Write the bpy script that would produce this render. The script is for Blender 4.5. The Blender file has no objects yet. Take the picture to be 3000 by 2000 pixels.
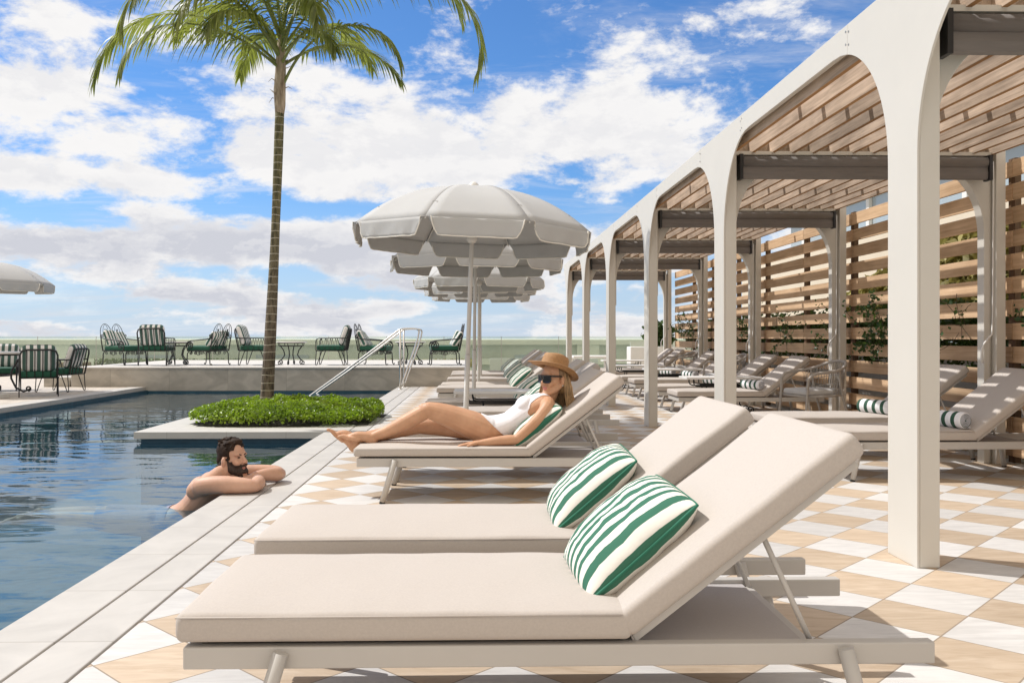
import bpy, bmesh, math, random
from mathutils import Vector, Matrix, Quaternion, noise as mnoise
R = math.radians
random.seed(11)
scene = bpy.context.scene
col = scene.collection

# ---------------------------------------------------------------- helpers
def tag(o, label=None, cat=None, group=None, kind=None):
    if label: o['label'] = label
    if cat: o['category'] = cat
    if group: o['group'] = group
    if kind: o['kind'] = kind
    return o

def empty(name, loc=(0, 0, 0), rz=0.0, label=None, cat=None, group=None):
    o = bpy.data.objects.new(name, None)
    o.empty_display_size = 0.1
    col.objects.link(o)
    o.location = loc
    o.rotation_euler = (0, 0, rz)
    return tag(o, label, cat, group)

def copy_tree(o, parent=None):
    c = o.copy()
    col.objects.link(c)
    if parent is not None:
        c.parent = parent
    for ch in list(o.children):
        copy_tree(ch, c)
    return c

class MB:
    """collects shapes for ONE mesh object"""
    def __init__(self):
        self.v = []; self.f = []; self.s = []
    def add(self, vs, fs, smooth=False):
        b = len(self.v)
        self.v.extend([tuple(p) for p in vs])
        self.f.extend([tuple(i + b for i in q) for q in fs])
        self.s.extend([smooth] * len(fs))
        return self
    def box(self, x0, x1, y0, y1, z0, z1):
        vs = [(x0,y0,z0),(x1,y0,z0),(x1,y1,z0),(x0,y1,z0),(x0,y0,z1),(x1,y0,z1),(x1,y1,z1),(x0,y1,z1)]
        fs = [(3,2,1,0),(4,5,6,7),(0,1,5,4),(1,2,6,5),(2,3,7,6),(3,0,4,7)]
        return self.add(vs, fs)
    def obox(self, m, sx, sy, sz):
        """box of half sizes under matrix m"""
        vs = [m @ Vector((a*sx, b*sy, c*sz)) for c in (-1,1) for a, b in ((-1,-1),(1,-1),(1,1),(-1,1))]
        fs = [(3,2,1,0),(4,5,6,7),(0,1,5,4),(1,2,6,5),(2,3,7,6),(3,0,4,7)]
        return self.add(vs, fs)
    def prism(self, poly, axis, a0, a1):
        """poly of 2d points extruded along axis ('x': (y,z), 'y': (x,z), 'z': (x,y))"""
        def mk(p, a):
            if axis == 'x': return (a, p[0], p[1])
            if axis == 'y': return (p[0], a, p[1])
            return (p[0], p[1], a)
        n = len(poly)
        vs = [mk(p, a0) for p in poly] + [mk(p, a1) for p in poly]
        fs = [tuple(range(n))[::-1], tuple(range(n, 2*n))]
        fs += [(i, (i+1) % n, n + (i+1) % n, n + i) for i in range(n)]
        return self.add(vs, fs)
    def tube(self, pts, r, n=8, closed=False, caps=True, flat=1.0):
        P = [Vector(p) for p in pts]
        m = len(P)
        rr = r if isinstance(r, (list, tuple)) else [r] * m
        T = []
        for i in range(m):
            a = P[(i-1) % m] if (closed or i > 0) else P[i]
            b = P[(i+1) % m] if (closed or i < m-1) else P[i]
            d = b - a
            T.append(d.normalized() if d.length > 1e-9 else Vector((0, 0, 1)))
        ref = Vector((0, 0, 1)) if abs(T[0].z) < .9 else Vector((0, 1, 0))
        N = (ref - T[0] * ref.dot(T[0])).normalized()
        vs = []
        for i in range(m):
            if i:
                N = N - T[i] * N.dot(T[i])
                if N.length < 1e-6:
                    N = Vector((1, 0, 0)) - T[i] * T[i].x
                N.normalize()
            B = T[i].cross(N)
            for k in range(n):
                a = 2 * math.pi * k / n
                vs.append(P[i] + N * (rr[i] * math.cos(a)) + B * (rr[i] * flat * math.sin(a)))
        fs = []
        for i in range(m if closed else m-1):
            j = (i + 1) % m
            for k in range(n):
                l = (k + 1) % n
                fs.append((i*n+k, i*n+l, j*n+l, j*n+k))
        self.add(vs, fs, True)
        if caps and not closed:
            b = len(self.v) - len(vs)
            self.f.append(tuple(b + k for k in range(n))[::-1]); self.s.append(False)
            self.f.append(tuple(b + (m-1)*n + k for k in range(n))); self.s.append(False)
        return self
    def lathe(self, prof, n=24, c=(0, 0, 0), smooth=True):
        vs = []; fs = []
        m = len(prof)
        for (r, z) in prof:
            for k in range(n):
                a = 2*math.pi*k/n
                vs.append((c[0]+r*math.cos(a), c[1]+r*math.sin(a), c[2]+z))
        for i in range(m-1):
            for k in range(n):
                l = (k+1) % n
                fs.append((i*n+k, i*n+l, (i+1)*n+l, (i+1)*n+k))
        fs.append(tuple(range(n))[::-1]); fs.append(tuple((m-1)*n+k for k in range(n)))
        return self.add(vs, fs, smooth)
    def loft(self, rings, smooth=True, cap=True):
        n = len(rings[0]); vs = [p for r in rings for p in r]; fs = []
        for i in range(len(rings)-1):
            for k in range(n):
                l = (k+1) % n
                fs.append((i*n+k, i*n+l, (i+1)*n+l, (i+1)*n+k))
        if cap:
            fs.append(tuple(range(n))[::-1]); fs.append(tuple((len(rings)-1)*n+k for k in range(n)))
        return self.add(vs, fs, smooth)
    def ellip(self, c, rad, M=None, nu=16, nv=10):
        vs = []; fs = []
        c = Vector(c)
        for j in range(1, nv):
            t = math.pi*j/nv
            for i in range(nu):
                a = 2*math.pi*i/nu
                p = Vector((rad[0]*math.sin(t)*math.cos(a), rad[1]*math.sin(t)*math.sin(a), rad[2]*math.cos(t)))
                if M is not None: p = M @ p
                vs.append(c + p)
        top = Vector((0,0,rad[2])); bot = Vector((0,0,-rad[2]))
        if M is not None: top = M @ top; bot = M @ bot
        vs.append(c+top); vs.append(c+bot)
        ti = len(vs)-2; bi = len(vs)-1
        for j in range(nv-2):
            for i in range(nu):
                l = (i+1) % nu
                fs.append((j*nu+i, (j+1)*nu+i, (j+1)*nu+l, j*nu+l))
        for i in range(nu):
            l = (i+1) % nu
            fs.append((ti, i, l)); fs.append((bi, (nv-2)*nu+l, (nv-2)*nu+i))
        return self.add(vs, fs, True)
    def limb(self, pts, rad, n=14, sub=4):
        """round-ended tapered limb along a smooth curve"""
        pts = [Vector(p) for p in pts]
        Q = []; RR = []
        m = len(pts)
        for i in range(m-1):
            p0 = pts[max(i-1, 0)]; p1 = pts[i]; p2 = pts[i+1]; p3 = pts[min(i+2, m-1)]
            for k in range(sub):
                t = k/sub
                Q.append(0.5*((2*p1)+(p2-p0)*t+(2*p0-5*p1+4*p2-p3)*t*t+(3*p1-p0-3*p2+p3)*t**3))
                RR.append(rad[i]*(1-t)+rad[i+1]*t)
        Q.append(pts[-1]); RR.append(rad[-1])
        d0 = (Q[0]-Q[1]).normalized(); d1 = (Q[-1]-Q[-2]).normalized()
        pre = [(Q[0]+d0*RR[0]*math.sin(a), RR[0]*math.cos(a)) for a in (R(85), R(60), R(30))]
        post = [(Q[-1]+d1*RR[-1]*math.sin(a), RR[-1]*math.cos(a)) for a in (R(30), R(60), R(85))]
        PP = [p for p, _ in pre]+Q+[p for p, _ in post]
        RX = [r for _, r in pre]+RR+[r for _, r in post]
        return self.tube(PP, RX, n)
    def build(self, name, mat, parent=None, bevel=0.0, seg=2, recalc=False, loc=None):
        me = bpy.data.meshes.new(name)
        me.from_pydata(self.v, [], self.f)
        if recalc:
            bm = bmesh.new(); bm.from_mesh(me)
            bmesh.ops.recalc_face_normals(bm, faces=bm.faces)
            bm.to_mesh(me); bm.free()
        me.polygons.foreach_set('use_smooth', self.s)
        me.update()
        o = bpy.data.objects.new(name, me)
        col.objects.link(o)
        if isinstance(mat, (list, tuple)):
            for m_ in mat: me.materials.append(m_)
        else:
            me.materials.append(mat)
        if parent is not None: o.parent = parent
        if loc is not None: o.location = loc
        if bevel > 0:
            b = o.modifiers.new('bevel', 'BEVEL'); b.width = bevel; b.segments = seg
            b.limit_method = 'ANGLE'; b.angle_limit = R(35)
        return o

def remesh(mb, voxel, smooth_it=4, factor=.5):
    """union of all shapes in mb as one continuous surface; returns mesh"""
    me = bpy.data.meshes.new('tmp'); me.from_pydata(mb.v, [], mb.f); me.update()
    o = bpy.data.objects.new('tmp', me); col.objects.link(o)
    m = o.modifiers.new('r', 'REMESH'); m.mode = 'VOXEL'; m.voxel_size = voxel; m.use_smooth_shade = True
    if smooth_it:
        s = o.modifiers.new('s', 'SMOOTH'); s.factor = factor; s.iterations = smooth_it
    dg = bpy.context.evaluated_depsgraph_get()
    out = bpy.data.meshes.new_from_object(o.evaluated_get(dg))
    bpy.data.objects.remove(o); bpy.data.meshes.remove(me)
    out.polygons.foreach_set('use_smooth', [True]*len(out.polygons))
    out.materials.clear()
    return out

def mesh_obj(name, me, mats, parent=None):
    o = bpy.data.objects.new(name, me); me.name = name
    for m in (mats if isinstance(mats, (list, tuple)) else [mats]): me.materials.append(m)
    col.objects.link(o)
    if parent is not None: o.parent = parent
    return o

def shell(me, test, off, name, mat, parent):
    """a garment: faces of me that pass test(centre, normal), pushed out by off"""
    bm = bmesh.new(); bm.from_mesh(me)
    bm.normal_update()
    kill = [f for f in bm.faces if not test(f.calc_center_median(), f.normal)]
    for v in bm.verts: v.co = v.co + v.normal*off
    bmesh.ops.delete(bm, geom=kill, context='FACES')
    for _ in range(8):      # even out the cut edges
        new = {}
        for v in bm.verts:
            nb_ = [e_.other_vert(v).co for e_ in v.link_edges if e_.is_boundary]
            if len(nb_) == 2: new[v] = v.co*.5 + (nb_[0]+nb_[1])*.25
        for v, c_ in new.items(): v.co = c_
    out = bpy.data.meshes.new(name); bm.to_mesh(out); bm.free()
    out.materials.clear()
    out.polygons.foreach_set('use_smooth', [True]*len(out.polygons))
    o = mesh_obj(name, out, mat, parent)
    s = o.modifiers.new('thick', 'SOLIDIFY'); s.thickness = off*1.2; s.offset = -1
    return o

# ---------------------------------------------------------------- materials
def nodes_of(m):
    m.use_nodes = True
    nt = m.node_tree
    return nt, nt.nodes, nt.links

def mat(name, c, rough=.5, var=0.0, scale=6.0, bump=0.0, bscale=80.0, metal=0.0, spec=.5,
        stretch=(1, 1, 1), island=0.0, sheen=0.0, translucent=None, c2=None, detail=5.0, coat=0.0, bdist=.01):
    m = bpy.data.materials.new(name)
    nt, N, L = nodes_of(m)
    bs = N['Principled BSDF']
    bs.inputs['Roughness'].default_value = rough
    bs.inputs['Metallic'].default_value = metal
    bs.inputs['Specular IOR Level'].default_value = spec
    if sheen: bs.inputs['Sheen Weight'].default_value = sheen; bs.inputs['Sheen Roughness'].default_value = .4
    if coat: bs.inputs['Coat Weight'].default_value = coat
    tc = N.new('ShaderNodeTexCoord')
    mp = N.new('ShaderNodeMapping'); mp.inputs['Scale'].default_value = stretch
    L.new(tc.outputs['Object'], mp.inputs['Vector'])
    out_col = None
    if var or c2:
        nz = N.new('ShaderNodeTexNoise'); nz.inputs['Scale'].default_value = scale
        nz.inputs['Detail'].default_value = detail; nz.inputs['Roughness'].default_value = .6
        L.new(mp.outputs[0], nz.inputs['Vector'])
        rp = N.new('ShaderNodeValToRGB')
        lo = tuple(x*(1-var) for x in c); hi = c2 if c2 else tuple(min(1, x*(1+var)) for x in c)
        rp.color_ramp.elements[0].position = .32; rp.color_ramp.elements[1].position = .68
        rp.color_ramp.elements[0].color = (*lo, 1); rp.color_ramp.elements[1].color = (*hi, 1)
        L.new(nz.outputs['Fac'], rp.inputs[0])
        out_col = rp.outputs[0]
    if island:
        ge = N.new('ShaderNodeNewGeometry')
        mr = N.new('ShaderNodeMapRange'); mr.inputs[3].default_value = 1-island; mr.inputs[4].default_value = 1+island
        L.new(ge.outputs['Random Per Island'], mr.inputs[0])
        mx = N.new('ShaderNodeMix'); mx.data_type = 'RGBA'; mx.blend_type = 'MULTIPLY'; mx.inputs[0].default_value = 1
        if out_col is not None: L.new(out_col, mx.inputs[6])
        else: mx.inputs[6].default_value = (*c, 1)
        L.new(mr.outputs[0], mx.inputs[7])
        out_col = mx.outputs[2]
    if out_col is not None: L.new(out_col, bs.inputs['Base Color'])
    else: bs.inputs['Base Color'].default_value = (*c, 1)
    if bump:
        n2 = N.new('ShaderNodeTexNoise'); n2.inputs['Scale'].default_value = bscale; n2.inputs['Detail'].default_value = 4
        L.new(mp.outputs[0], n2.inputs['Vector'])
        b = N.new('ShaderNodeBump'); b.inputs['Strength'].default_value = bump; b.inputs['Distance'].default_value = bdist
        L.new(n2.outputs['Fac'], b.inputs['Height']); L.new(b.outputs[0], bs.inputs['Normal'])
    if translucent:
        tr = N.new('ShaderNodeBsdfTranslucent'); tr.inputs[0].default_value = (*translucent[1], 1)
        ms = N.new('ShaderNodeMixShader'); ms.inputs[0].default_value = translucent[0]
        L.new(bs.outputs[0], ms.inputs[1]); L.new(tr.outputs[0], ms.inputs[2])
        L.new(ms.outputs[0], N['Material Output'].inputs['Surface'])
    return m

def mth(N, L, op, a, b=None, c=None):
    n = N.new('ShaderNodeMath'); n.operation = op
    for i, x in enumerate((a, b, c)):
        if x is None: continue
        if isinstance(x, (int, float)): n.inputs[i].default_value = x
        else: L.new(x, n.inputs[i])
    return n.outputs[0]

def stripe_mat(name, ca, cb, axis, pitch, duty=.5, rough=.85, off=0.0):
    m = bpy.data.materials.new(name)
    nt, N, L = nodes_of(m); bs = N['Principled BSDF']; bs.inputs['Roughness'].default_value = rough
    bs.inputs['Specular IOR Level'].default_value = .25
    tc = N.new('ShaderNodeTexCoord'); sp = N.new('ShaderNodeSeparateXYZ')
    L.new(tc.outputs['Object'], sp.inputs[0])
    f = mth(N, L, 'FRACT', mth(N, L, 'MULTIPLY_ADD', sp.outputs[axis], 1/pitch, off))
    g = mth(N, L, 'LESS_THAN', f, duty)
    mx = N.new('ShaderNodeMix'); mx.data_type = 'RGBA'
    L.new(g, mx.inputs[0]); mx.inputs[6].default_value = (*cb, 1); mx.inputs[7].default_value = (*ca, 1)
    L.new(mx.outputs[2], bs.inputs['Base Color'])
    n2 = N.new('ShaderNodeTexNoise'); n2.inputs['Scale'].default_value = 14; n2.inputs['Detail'].default_value = 3
    L.new(tc.outputs['Object'], n2.inputs['Vector'])
    b = N.new('ShaderNodeBump'); b.inputs['Strength'].default_value = .35; b.inputs['Distance'].default_value = .012
    L.new(n2.outputs['Fac'], b.inputs['Height']); L.new(b.outputs[0], bs.inputs['Normal'])
    return m
# ---------------------------------------------------------------- the materials
def tile_floor():
    m = bpy.data.materials.new('chequered_stone_tiles')
    nt, N, L = nodes_of(m); bs = N['Principled BSDF']
    tc = N.new('ShaderNodeTexCoord'); sp = N.new('ShaderNodeSeparateXYZ'); L.new(tc.outputs['Object'], sp.inputs[0])
    s = .3115*math.sqrt(2)
    dx = mth(N, L, 'ADD', sp.outputs[0], 1.235); dy = mth(N, L, 'ADD', sp.outputs[1], -2.86)
    u = mth(N, L, 'DIVIDE', mth(N, L, 'ADD', dx, dy), s)
    v = mth(N, L, 'DIVIDE', mth(N, L, 'SUBTRACT', dx, dy), s)
    fu = mth(N, L, 'FLOOR', u); fv = mth(N, L, 'FLOOR', v)
    par = mth(N, L, 'FLOORED_MODULO', mth(N, L, 'ADD', fu, fv), 2.0)
    # grout: distance to the nearest tile edge
    def edge(x):
        f = mth(N, L, 'FRACT', x)
        return mth(N, L, 'MINIMUM', f, mth(N, L, 'SUBTRACT', 1.0, f))
    d = mth(N, L, 'MINIMUM', edge(u), edge(v))
    g = mth(N, L, 'LESS_THAN', d, .009)
    cb = N.new('ShaderNodeCombineXYZ'); L.new(fu, cb.inputs[0]); L.new(fv, cb.inputs[1])
    wn = N.new('ShaderNodeTexWhiteNoise'); wn.noise_dimensions = '2D'; L.new(cb.outputs[0], wn.inputs['Vector'])
    # veins, shifted per tile
    off = N.new('ShaderNodeVectorMath'); off.operation = 'MULTIPLY_ADD'
    L.new(wn.outputs['Color'], off.inputs[0]); off.inputs[1].default_value = (20, 20, 20); L.new(tc.outputs['Object'], off.inputs[2])
    mp = N.new('ShaderNodeMapping'); mp.inputs['Rotation'].default_value = (0, 0, R(45)); mp.inputs['Scale'].default_value = (3, 16, 3)
    L.new(off.outputs[0], mp.inputs[0])
    nz = N.new('ShaderNodeTexNoise'); nz.inputs['Scale'].default_value = 1.5; nz.inputs['Detail'].default_value = 8
    nz.inputs['Roughness'].default_value = .62; nz.inputs['Distortion'].default_value = .8
    L.new(mp.outputs[0], nz.inputs['Vector'])
    def ramp(a, b, p0=.3, p1=.72):
        r = N.new('ShaderNodeValToRGB'); r.color_ramp.elements[0].color = (*a, 1); r.color_ramp.elements[1].color = (*b, 1)
        r.color_ramp.elements[0].position = p0; r.color_ramp.elements[1].position = p1
        L.new(nz.outputs['Fac'], r.inputs[0]); return r.outputs[0]
    beige = ramp((.455, .345, .24), (.60, .485, .365)); white = ramp((.545, .525, .50), (.675, .652, .625))
    mx = N.new('ShaderNodeMix'); mx.data_type = 'RGBA'; L.new(par, mx.inputs[0]); L.new(beige, mx.inputs[6]); L.new(white, mx.inputs[7])
    var = N.new('ShaderNodeMapRange'); var.inputs[3].default_value = .86; var.inputs[4].default_value = 1.09; L.new(wn.outputs['Value'], var.inputs[0])
    m2 = N.new('ShaderNodeMix'); m2.data_type = 'RGBA'; m2.blend_type = 'MULTIPLY'; m2.inputs[0].default_value = 1
    L.new(mx.outputs[2], m2.inputs[6]); L.new(var.outputs[0], m2.inputs[7])
    m3 = N.new('ShaderNodeMix'); m3.data_type = 'RGBA'; L.new(g, m3.inputs[0]); L.new(m2.outputs[2], m3.inputs[6]); m3.inputs[7].default_value = (.30, .24, .18, 1)
    dn = N.new('ShaderNodeTexNoise'); dn.inputs['Scale'].default_value = .9; dn.inputs['Detail'].default_value = 6; dn.inputs['Roughness'].default_value = .7; L.new(tc.outputs['Object'], dn.inputs['Vector'])
    dr = N.new('ShaderNodeMapRange'); dr.inputs[1].default_value = .3; dr.inputs[2].default_value = .62; dr.inputs[3].default_value = .90; dr.inputs[4].default_value = 1.02; L.new(dn.outputs['Fac'], dr.inputs[0])
    m4 = N.new('ShaderNodeMix'); m4.data_type = 'RGBA'; m4.blend_type = 'MULTIPLY'; m4.inputs[0].default_value = 1; L.new(m3.outputs[2], m4.inputs[6]); L.new(dr.outputs[0], m4.inputs[7])
    L.new(m4.outputs[2], bs.inputs['Base Color']); bs.inputs['Roughness'].default_value = .62; bs.inputs['Specular IOR Level'].default_value = .3
    b = N.new('ShaderNodeBump'); b.inputs['Strength'].default_value = .15; b.inputs['Distance'].default_value = .004
    L.new(nz.outputs['Fac'], b.inputs['Height']); L.new(b.outputs[0], bs.inputs['Normal'])
    return m

def jointed(name, c, jl, axis, rough=.6, var=.07, off=0.0, scale=3.0, jc=(.42, .37, .32), axis2=None, jl2=1.0, jw=.003, off2=0.0, stretch=(1, 1, 1)):
    """slabs with thin joints every jl metres along an axis"""
    m = bpy.data.materials.new(name)
    nt, N, L = nodes_of(m); bs = N['Principled BSDF']; bs.inputs['Roughness'].default_value = rough; bs.inputs['Specular IOR Level'].default_value = .3
    tc = N.new('ShaderNodeTexCoord'); sp = N.new('ShaderNodeSeparateXYZ'); L.new(tc.outputs['Object'], sp.inputs[0])
    def cell(ax, jl_, of):
        x = mth(N, L, 'MULTIPLY_ADD', sp.outputs[ax], 1/jl_, of)
        f = mth(N, L, 'FRACT', x)
        e = mth(N, L, 'MULTIPLY', mth(N, L, 'MINIMUM', f, mth(N, L, 'SUBTRACT', 1.0, f)), jl_)
        return mth(N, L, 'FLOOR', x), e
    f1, e1 = cell(axis, jl, off)
    cb = N.new('ShaderNodeCombineXYZ'); L.new(f1, cb.inputs[0])
    e = e1
    if axis2 is not None:
        f2, e2 = cell(axis2, jl2, off2); L.new(f2, cb.inputs[1]); e = mth(N, L, 'MINIMUM', e1, e2)
    wn = N.new('ShaderNodeTexWhiteNoise'); wn.noise_dimensions = '2D'; L.new(cb.outputs[0], wn.inputs['Vector'])
    off_ = N.new('ShaderNodeVectorMath'); off_.operation = 'MULTIPLY_ADD'
    L.new(wn.outputs['Color'], off_.inputs[0]); off_.inputs[1].default_value = (9, 9, 9); L.new(tc.outputs['Object'], off_.inputs[2])
    mp = N.new('ShaderNodeMapping'); mp.inputs['Scale'].default_value = stretch; L.new(off_.outputs[0], mp.inputs[0])
    nz = N.new('ShaderNodeTexNoise'); nz.inputs['Scale'].default_value = scale; nz.inputs['Detail'].default_value = 7; nz.inputs['Roughness'].default_value = .6; nz.inputs['Distortion'].default_value = 1.2
    L.new(mp.outputs[0], nz.inputs['Vector'])
    r = N.new('ShaderNodeValToRGB'); r.color_ramp.elements[0].position = .3; r.color_ramp.elements[1].position = .7
    r.color_ramp.elements[0].color = (*[x*(1-var) for x in c], 1); r.color_ramp.elements[1].color = (*[min(1, x*(1+var)) for x in c], 1)
    L.new(nz.outputs['Fac'], r.inputs[0])
    g = mth(N, L, 'LESS_THAN', e, jw)
    m3 = N.new('ShaderNodeMix'); m3.data_type = 'RGBA'; L.new(g, m3.inputs[0]); L.new(r.outputs[0], m3.inputs[6]); m3.inputs[7].default_value = (*jc, 1)
    L.new(m3.outputs[2], bs.inputs['Base Color'])
    b = N.new('ShaderNodeBump'); b.inputs['Strength'].default_value = .2; b.inputs['Distance'].default_value = .004
    L.new(nz.outputs['Fac'], b.inputs['Height']); L.new(b.outputs[0], bs.inputs['Normal'])
    return m

def wood(name, lo, hi, grain=(14, .9, 30), island=.22, bump=.4):
    m = bpy.data.materials.new(name)
    nt, N, L = nodes_of(m); bs = N['Principled BSDF']; bs.inputs['Roughness'].default_value = .75; bs.inputs['Specular IOR Level'].default_value = .2
    tc = N.new('ShaderNodeTexCoord'); ge = N.new('ShaderNodeNewGeometry')
    of = N.new('ShaderNodeVectorMath'); of.operation = 'ADD'
    cb = N.new('ShaderNodeCombineXYZ'); mm = mth(N, L, 'MULTIPLY', ge.outputs['Random Per Island'], 37.0)
    for i in range(3): L.new(mm, cb.inputs[i])
    L.new(tc.outputs['Object'], of.inputs[0]); L.new(cb.outputs[0], of.inputs[1])
    mp = N.new('ShaderNodeMapping'); mp.inputs['Scale'].default_value = grain; L.new(of.outputs[0], mp.inputs[0])
    nz = N.new('ShaderNodeTexNoise'); nz.inputs['Scale'].default_value = 1.6; nz.inputs['Detail'].default_value = 8; nz.inputs['Roughness'].default_value = .65; nz.inputs['Distortion'].default_value = .6
    L.new(mp.outputs[0], nz.inputs['Vector'])
    mp2 = N.new('ShaderNodeMapping'); mp2.inputs['Scale'].default_value = (grain[0]*.12, grain[1]*1.6, grain[2]*.12); L.new(of.outputs[0], mp2.inputs[0])
    n3 = N.new('ShaderNodeTexNoise'); n3.inputs['Scale'].default_value = 1.5; n3.inputs['Detail'].default_value = 3; L.new(mp2.outputs[0], n3.inputs['Vector'])
    fac = mth(N, L, 'ADD', mth(N, L, 'MULTIPLY', nz.outputs['Fac'], .6), mth(N, L, 'MULTIPLY', n3.outputs['Fac'], .4))
    r = N.new('ShaderNodeValToRGB'); r.color_ramp.elements[0].position = .34; r.color_ramp.elements[1].position = .64
    r.color_ramp.elements[0].color = (*lo, 1); r.color_ramp.elements[1].color = (*hi, 1)
    L.new(fac, r.inputs[0])
    mr = N.new('ShaderNodeMapRange'); mr.inputs[3].default_value = 1-island; mr.inputs[4].default_value = 1+island; L.new(ge.outputs['Random Per Island'], mr.inputs[0])
    mx = N.new('ShaderNodeMix'); mx.data_type = 'RGBA'; mx.blend_type = 'MULTIPLY'; mx.inputs[0].default_value = 1
    L.new(r.outputs[0], mx.inputs[6]); L.new(mr.outputs[0], mx.inputs[7]); L.new(mx.outputs[2], bs.inputs['Base Color'])
    b = N.new('ShaderNodeBump'); b.inputs['Strength'].default_value = bump; b.inputs['Distance'].default_value = .004
    L.new(nz.outputs['Fac'], b.inputs['Height']); L.new(b.outputs[0], bs.inputs['Normal'])
    return m

def water_mat():
    m = bpy.data.materials.new('pool_water')
    nt, N, L = nodes_of(m); N.remove(N['Principled BSDF'])
    tc = N.new('ShaderNodeTexCoord')
    mp = N.new('ShaderNodeMapping'); mp.inputs['Scale'].default_value = (.55, 1.0, 1); mp.inputs['Rotation'].default_value = (0, 0, R(7)); L.new(tc.outputs['Object'], mp.inputs[0])
    n1 = N.new('ShaderNodeTexNoise'); n1.inputs['Scale'].default_value = 1.25; n1.inputs['Detail'].default_value = 2.0; n1.inputs['Distortion'].default_value = .9; n1.inputs['Roughness'].default_value = .4
    L.new(mp.outputs[0], n1.inputs['Vector'])
    mp2 = N.new('ShaderNodeMapping'); mp2.inputs['Scale'].default_value = (1.0, 2.0, 1); mp2.inputs['Rotation'].default_value = (0, 0, R(-12)); L.new(tc.outputs['Object'], mp2.inputs[0])
    n2 = N.new('ShaderNodeTexNoise'); n2.inputs['Scale'].default_value = 2.6; n2.inputs['Detail'].default_value = 2.0; n2.inputs['Distortion'].default_value = .6; n2.inputs['Roughness'].default_value = .45
    L.new(mp2.outputs[0], n2.inputs['Vector'])
    h = mth(N, L, 'ADD', n1.outputs['Fac'], mth(N, L, 'MULTIPLY', n2.outputs['Fac'], .22))
    b = N.new('ShaderNodeBump'); b.inputs['Strength'].default_value = 1.0; b.inputs['Distance'].default_value = .0155; L.new(h, b.inputs['Height'])
    gl = N.new('ShaderNodeBsdfGlossy'); gl.inputs['Roughness'].default_value = .03; gl.inputs[0].default_value = (.86, .935, .99, 1); L.new(b.outputs[0], gl.inputs['Normal'])
    tr = N.new('ShaderNodeBsdfTransparent'); tr.inputs[0].default_value = (.62, .82, .90, 1)
    fr = N.new('ShaderNodeFresnel'); fr.inputs[0].default_value = 1.34; L.new(b.outputs[0], fr.inputs['Normal'])
    df = N.new('ShaderNodeBsdfDiffuse'); df.inputs[0].default_value = (.055, .15, .215, 1)      # light scattered back by the water itself
    m0 = N.new('ShaderNodeMixShader'); m0.inputs[0].default_value = .15; L.new(tr.outputs[0], m0.inputs[1]); L.new(df.outputs[0], m0.inputs[2])
    ms = N.new('ShaderNodeMixShader'); L.new(fr.outputs[0], ms.inputs[0]); L.new(m0.outputs[0], ms.inputs[1]); L.new(gl.outputs[0], ms.inputs[2])
    L.new(ms.outputs[0], N['Material Output'].inputs['Surface'])
    return m

def glass_mat(name, tint, milk=.06, milkc=(.7, .82, .74)):
    m = bpy.data.materials.new(name)
    nt, N, L = nodes_of(m); N.remove(N['Principled BSDF'])
    tr = N.new('ShaderNodeBsdfTransparent'); tr.inputs[0].default_value = (*tint, 1)
    gl = N.new('ShaderNodeBsdfGlossy'); gl.inputs['Roughness'].default_value = .02
    df = N.new('ShaderNodeBsdfDiffuse'); df.inputs[0].default_value = (*milkc, 1)
    fr = N.new('ShaderNodeFresnel'); fr.inputs[0].default_value = 1.25
    m1 = N.new('ShaderNodeMixShader'); m1.inputs[0].default_value = milk; L.new(tr.outputs[0], m1.inputs[1]); L.new(df.outputs[0], m1.inputs[2])
    m2 = N.new('ShaderNodeMixShader'); L.new(fr.outputs[0], m2.inputs[0]); L.new(m1.outputs[0], m2.inputs[1]); L.new(gl.outputs[0], m2.inputs[2])
    L.new(m2.outputs[0], N['Material Output'].inputs['Surface'])
    return m

def skin_mat(name, c, c2):
    m = mat(name, c, rough=.52, var=.08, scale=9, c2=c2, bump=.08, bscale=160, spec=.4, detail=3, bdist=.002)
    bs = m.node_tree.nodes['Principled BSDF']
    bs.inputs['Subsurface Weight'].default_value = .12; bs.inputs['Subsurface Radius'].default_value = (.02, .008, .004); bs.inputs['Subsurface Scale'].default_value = .5
    return m

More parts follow.
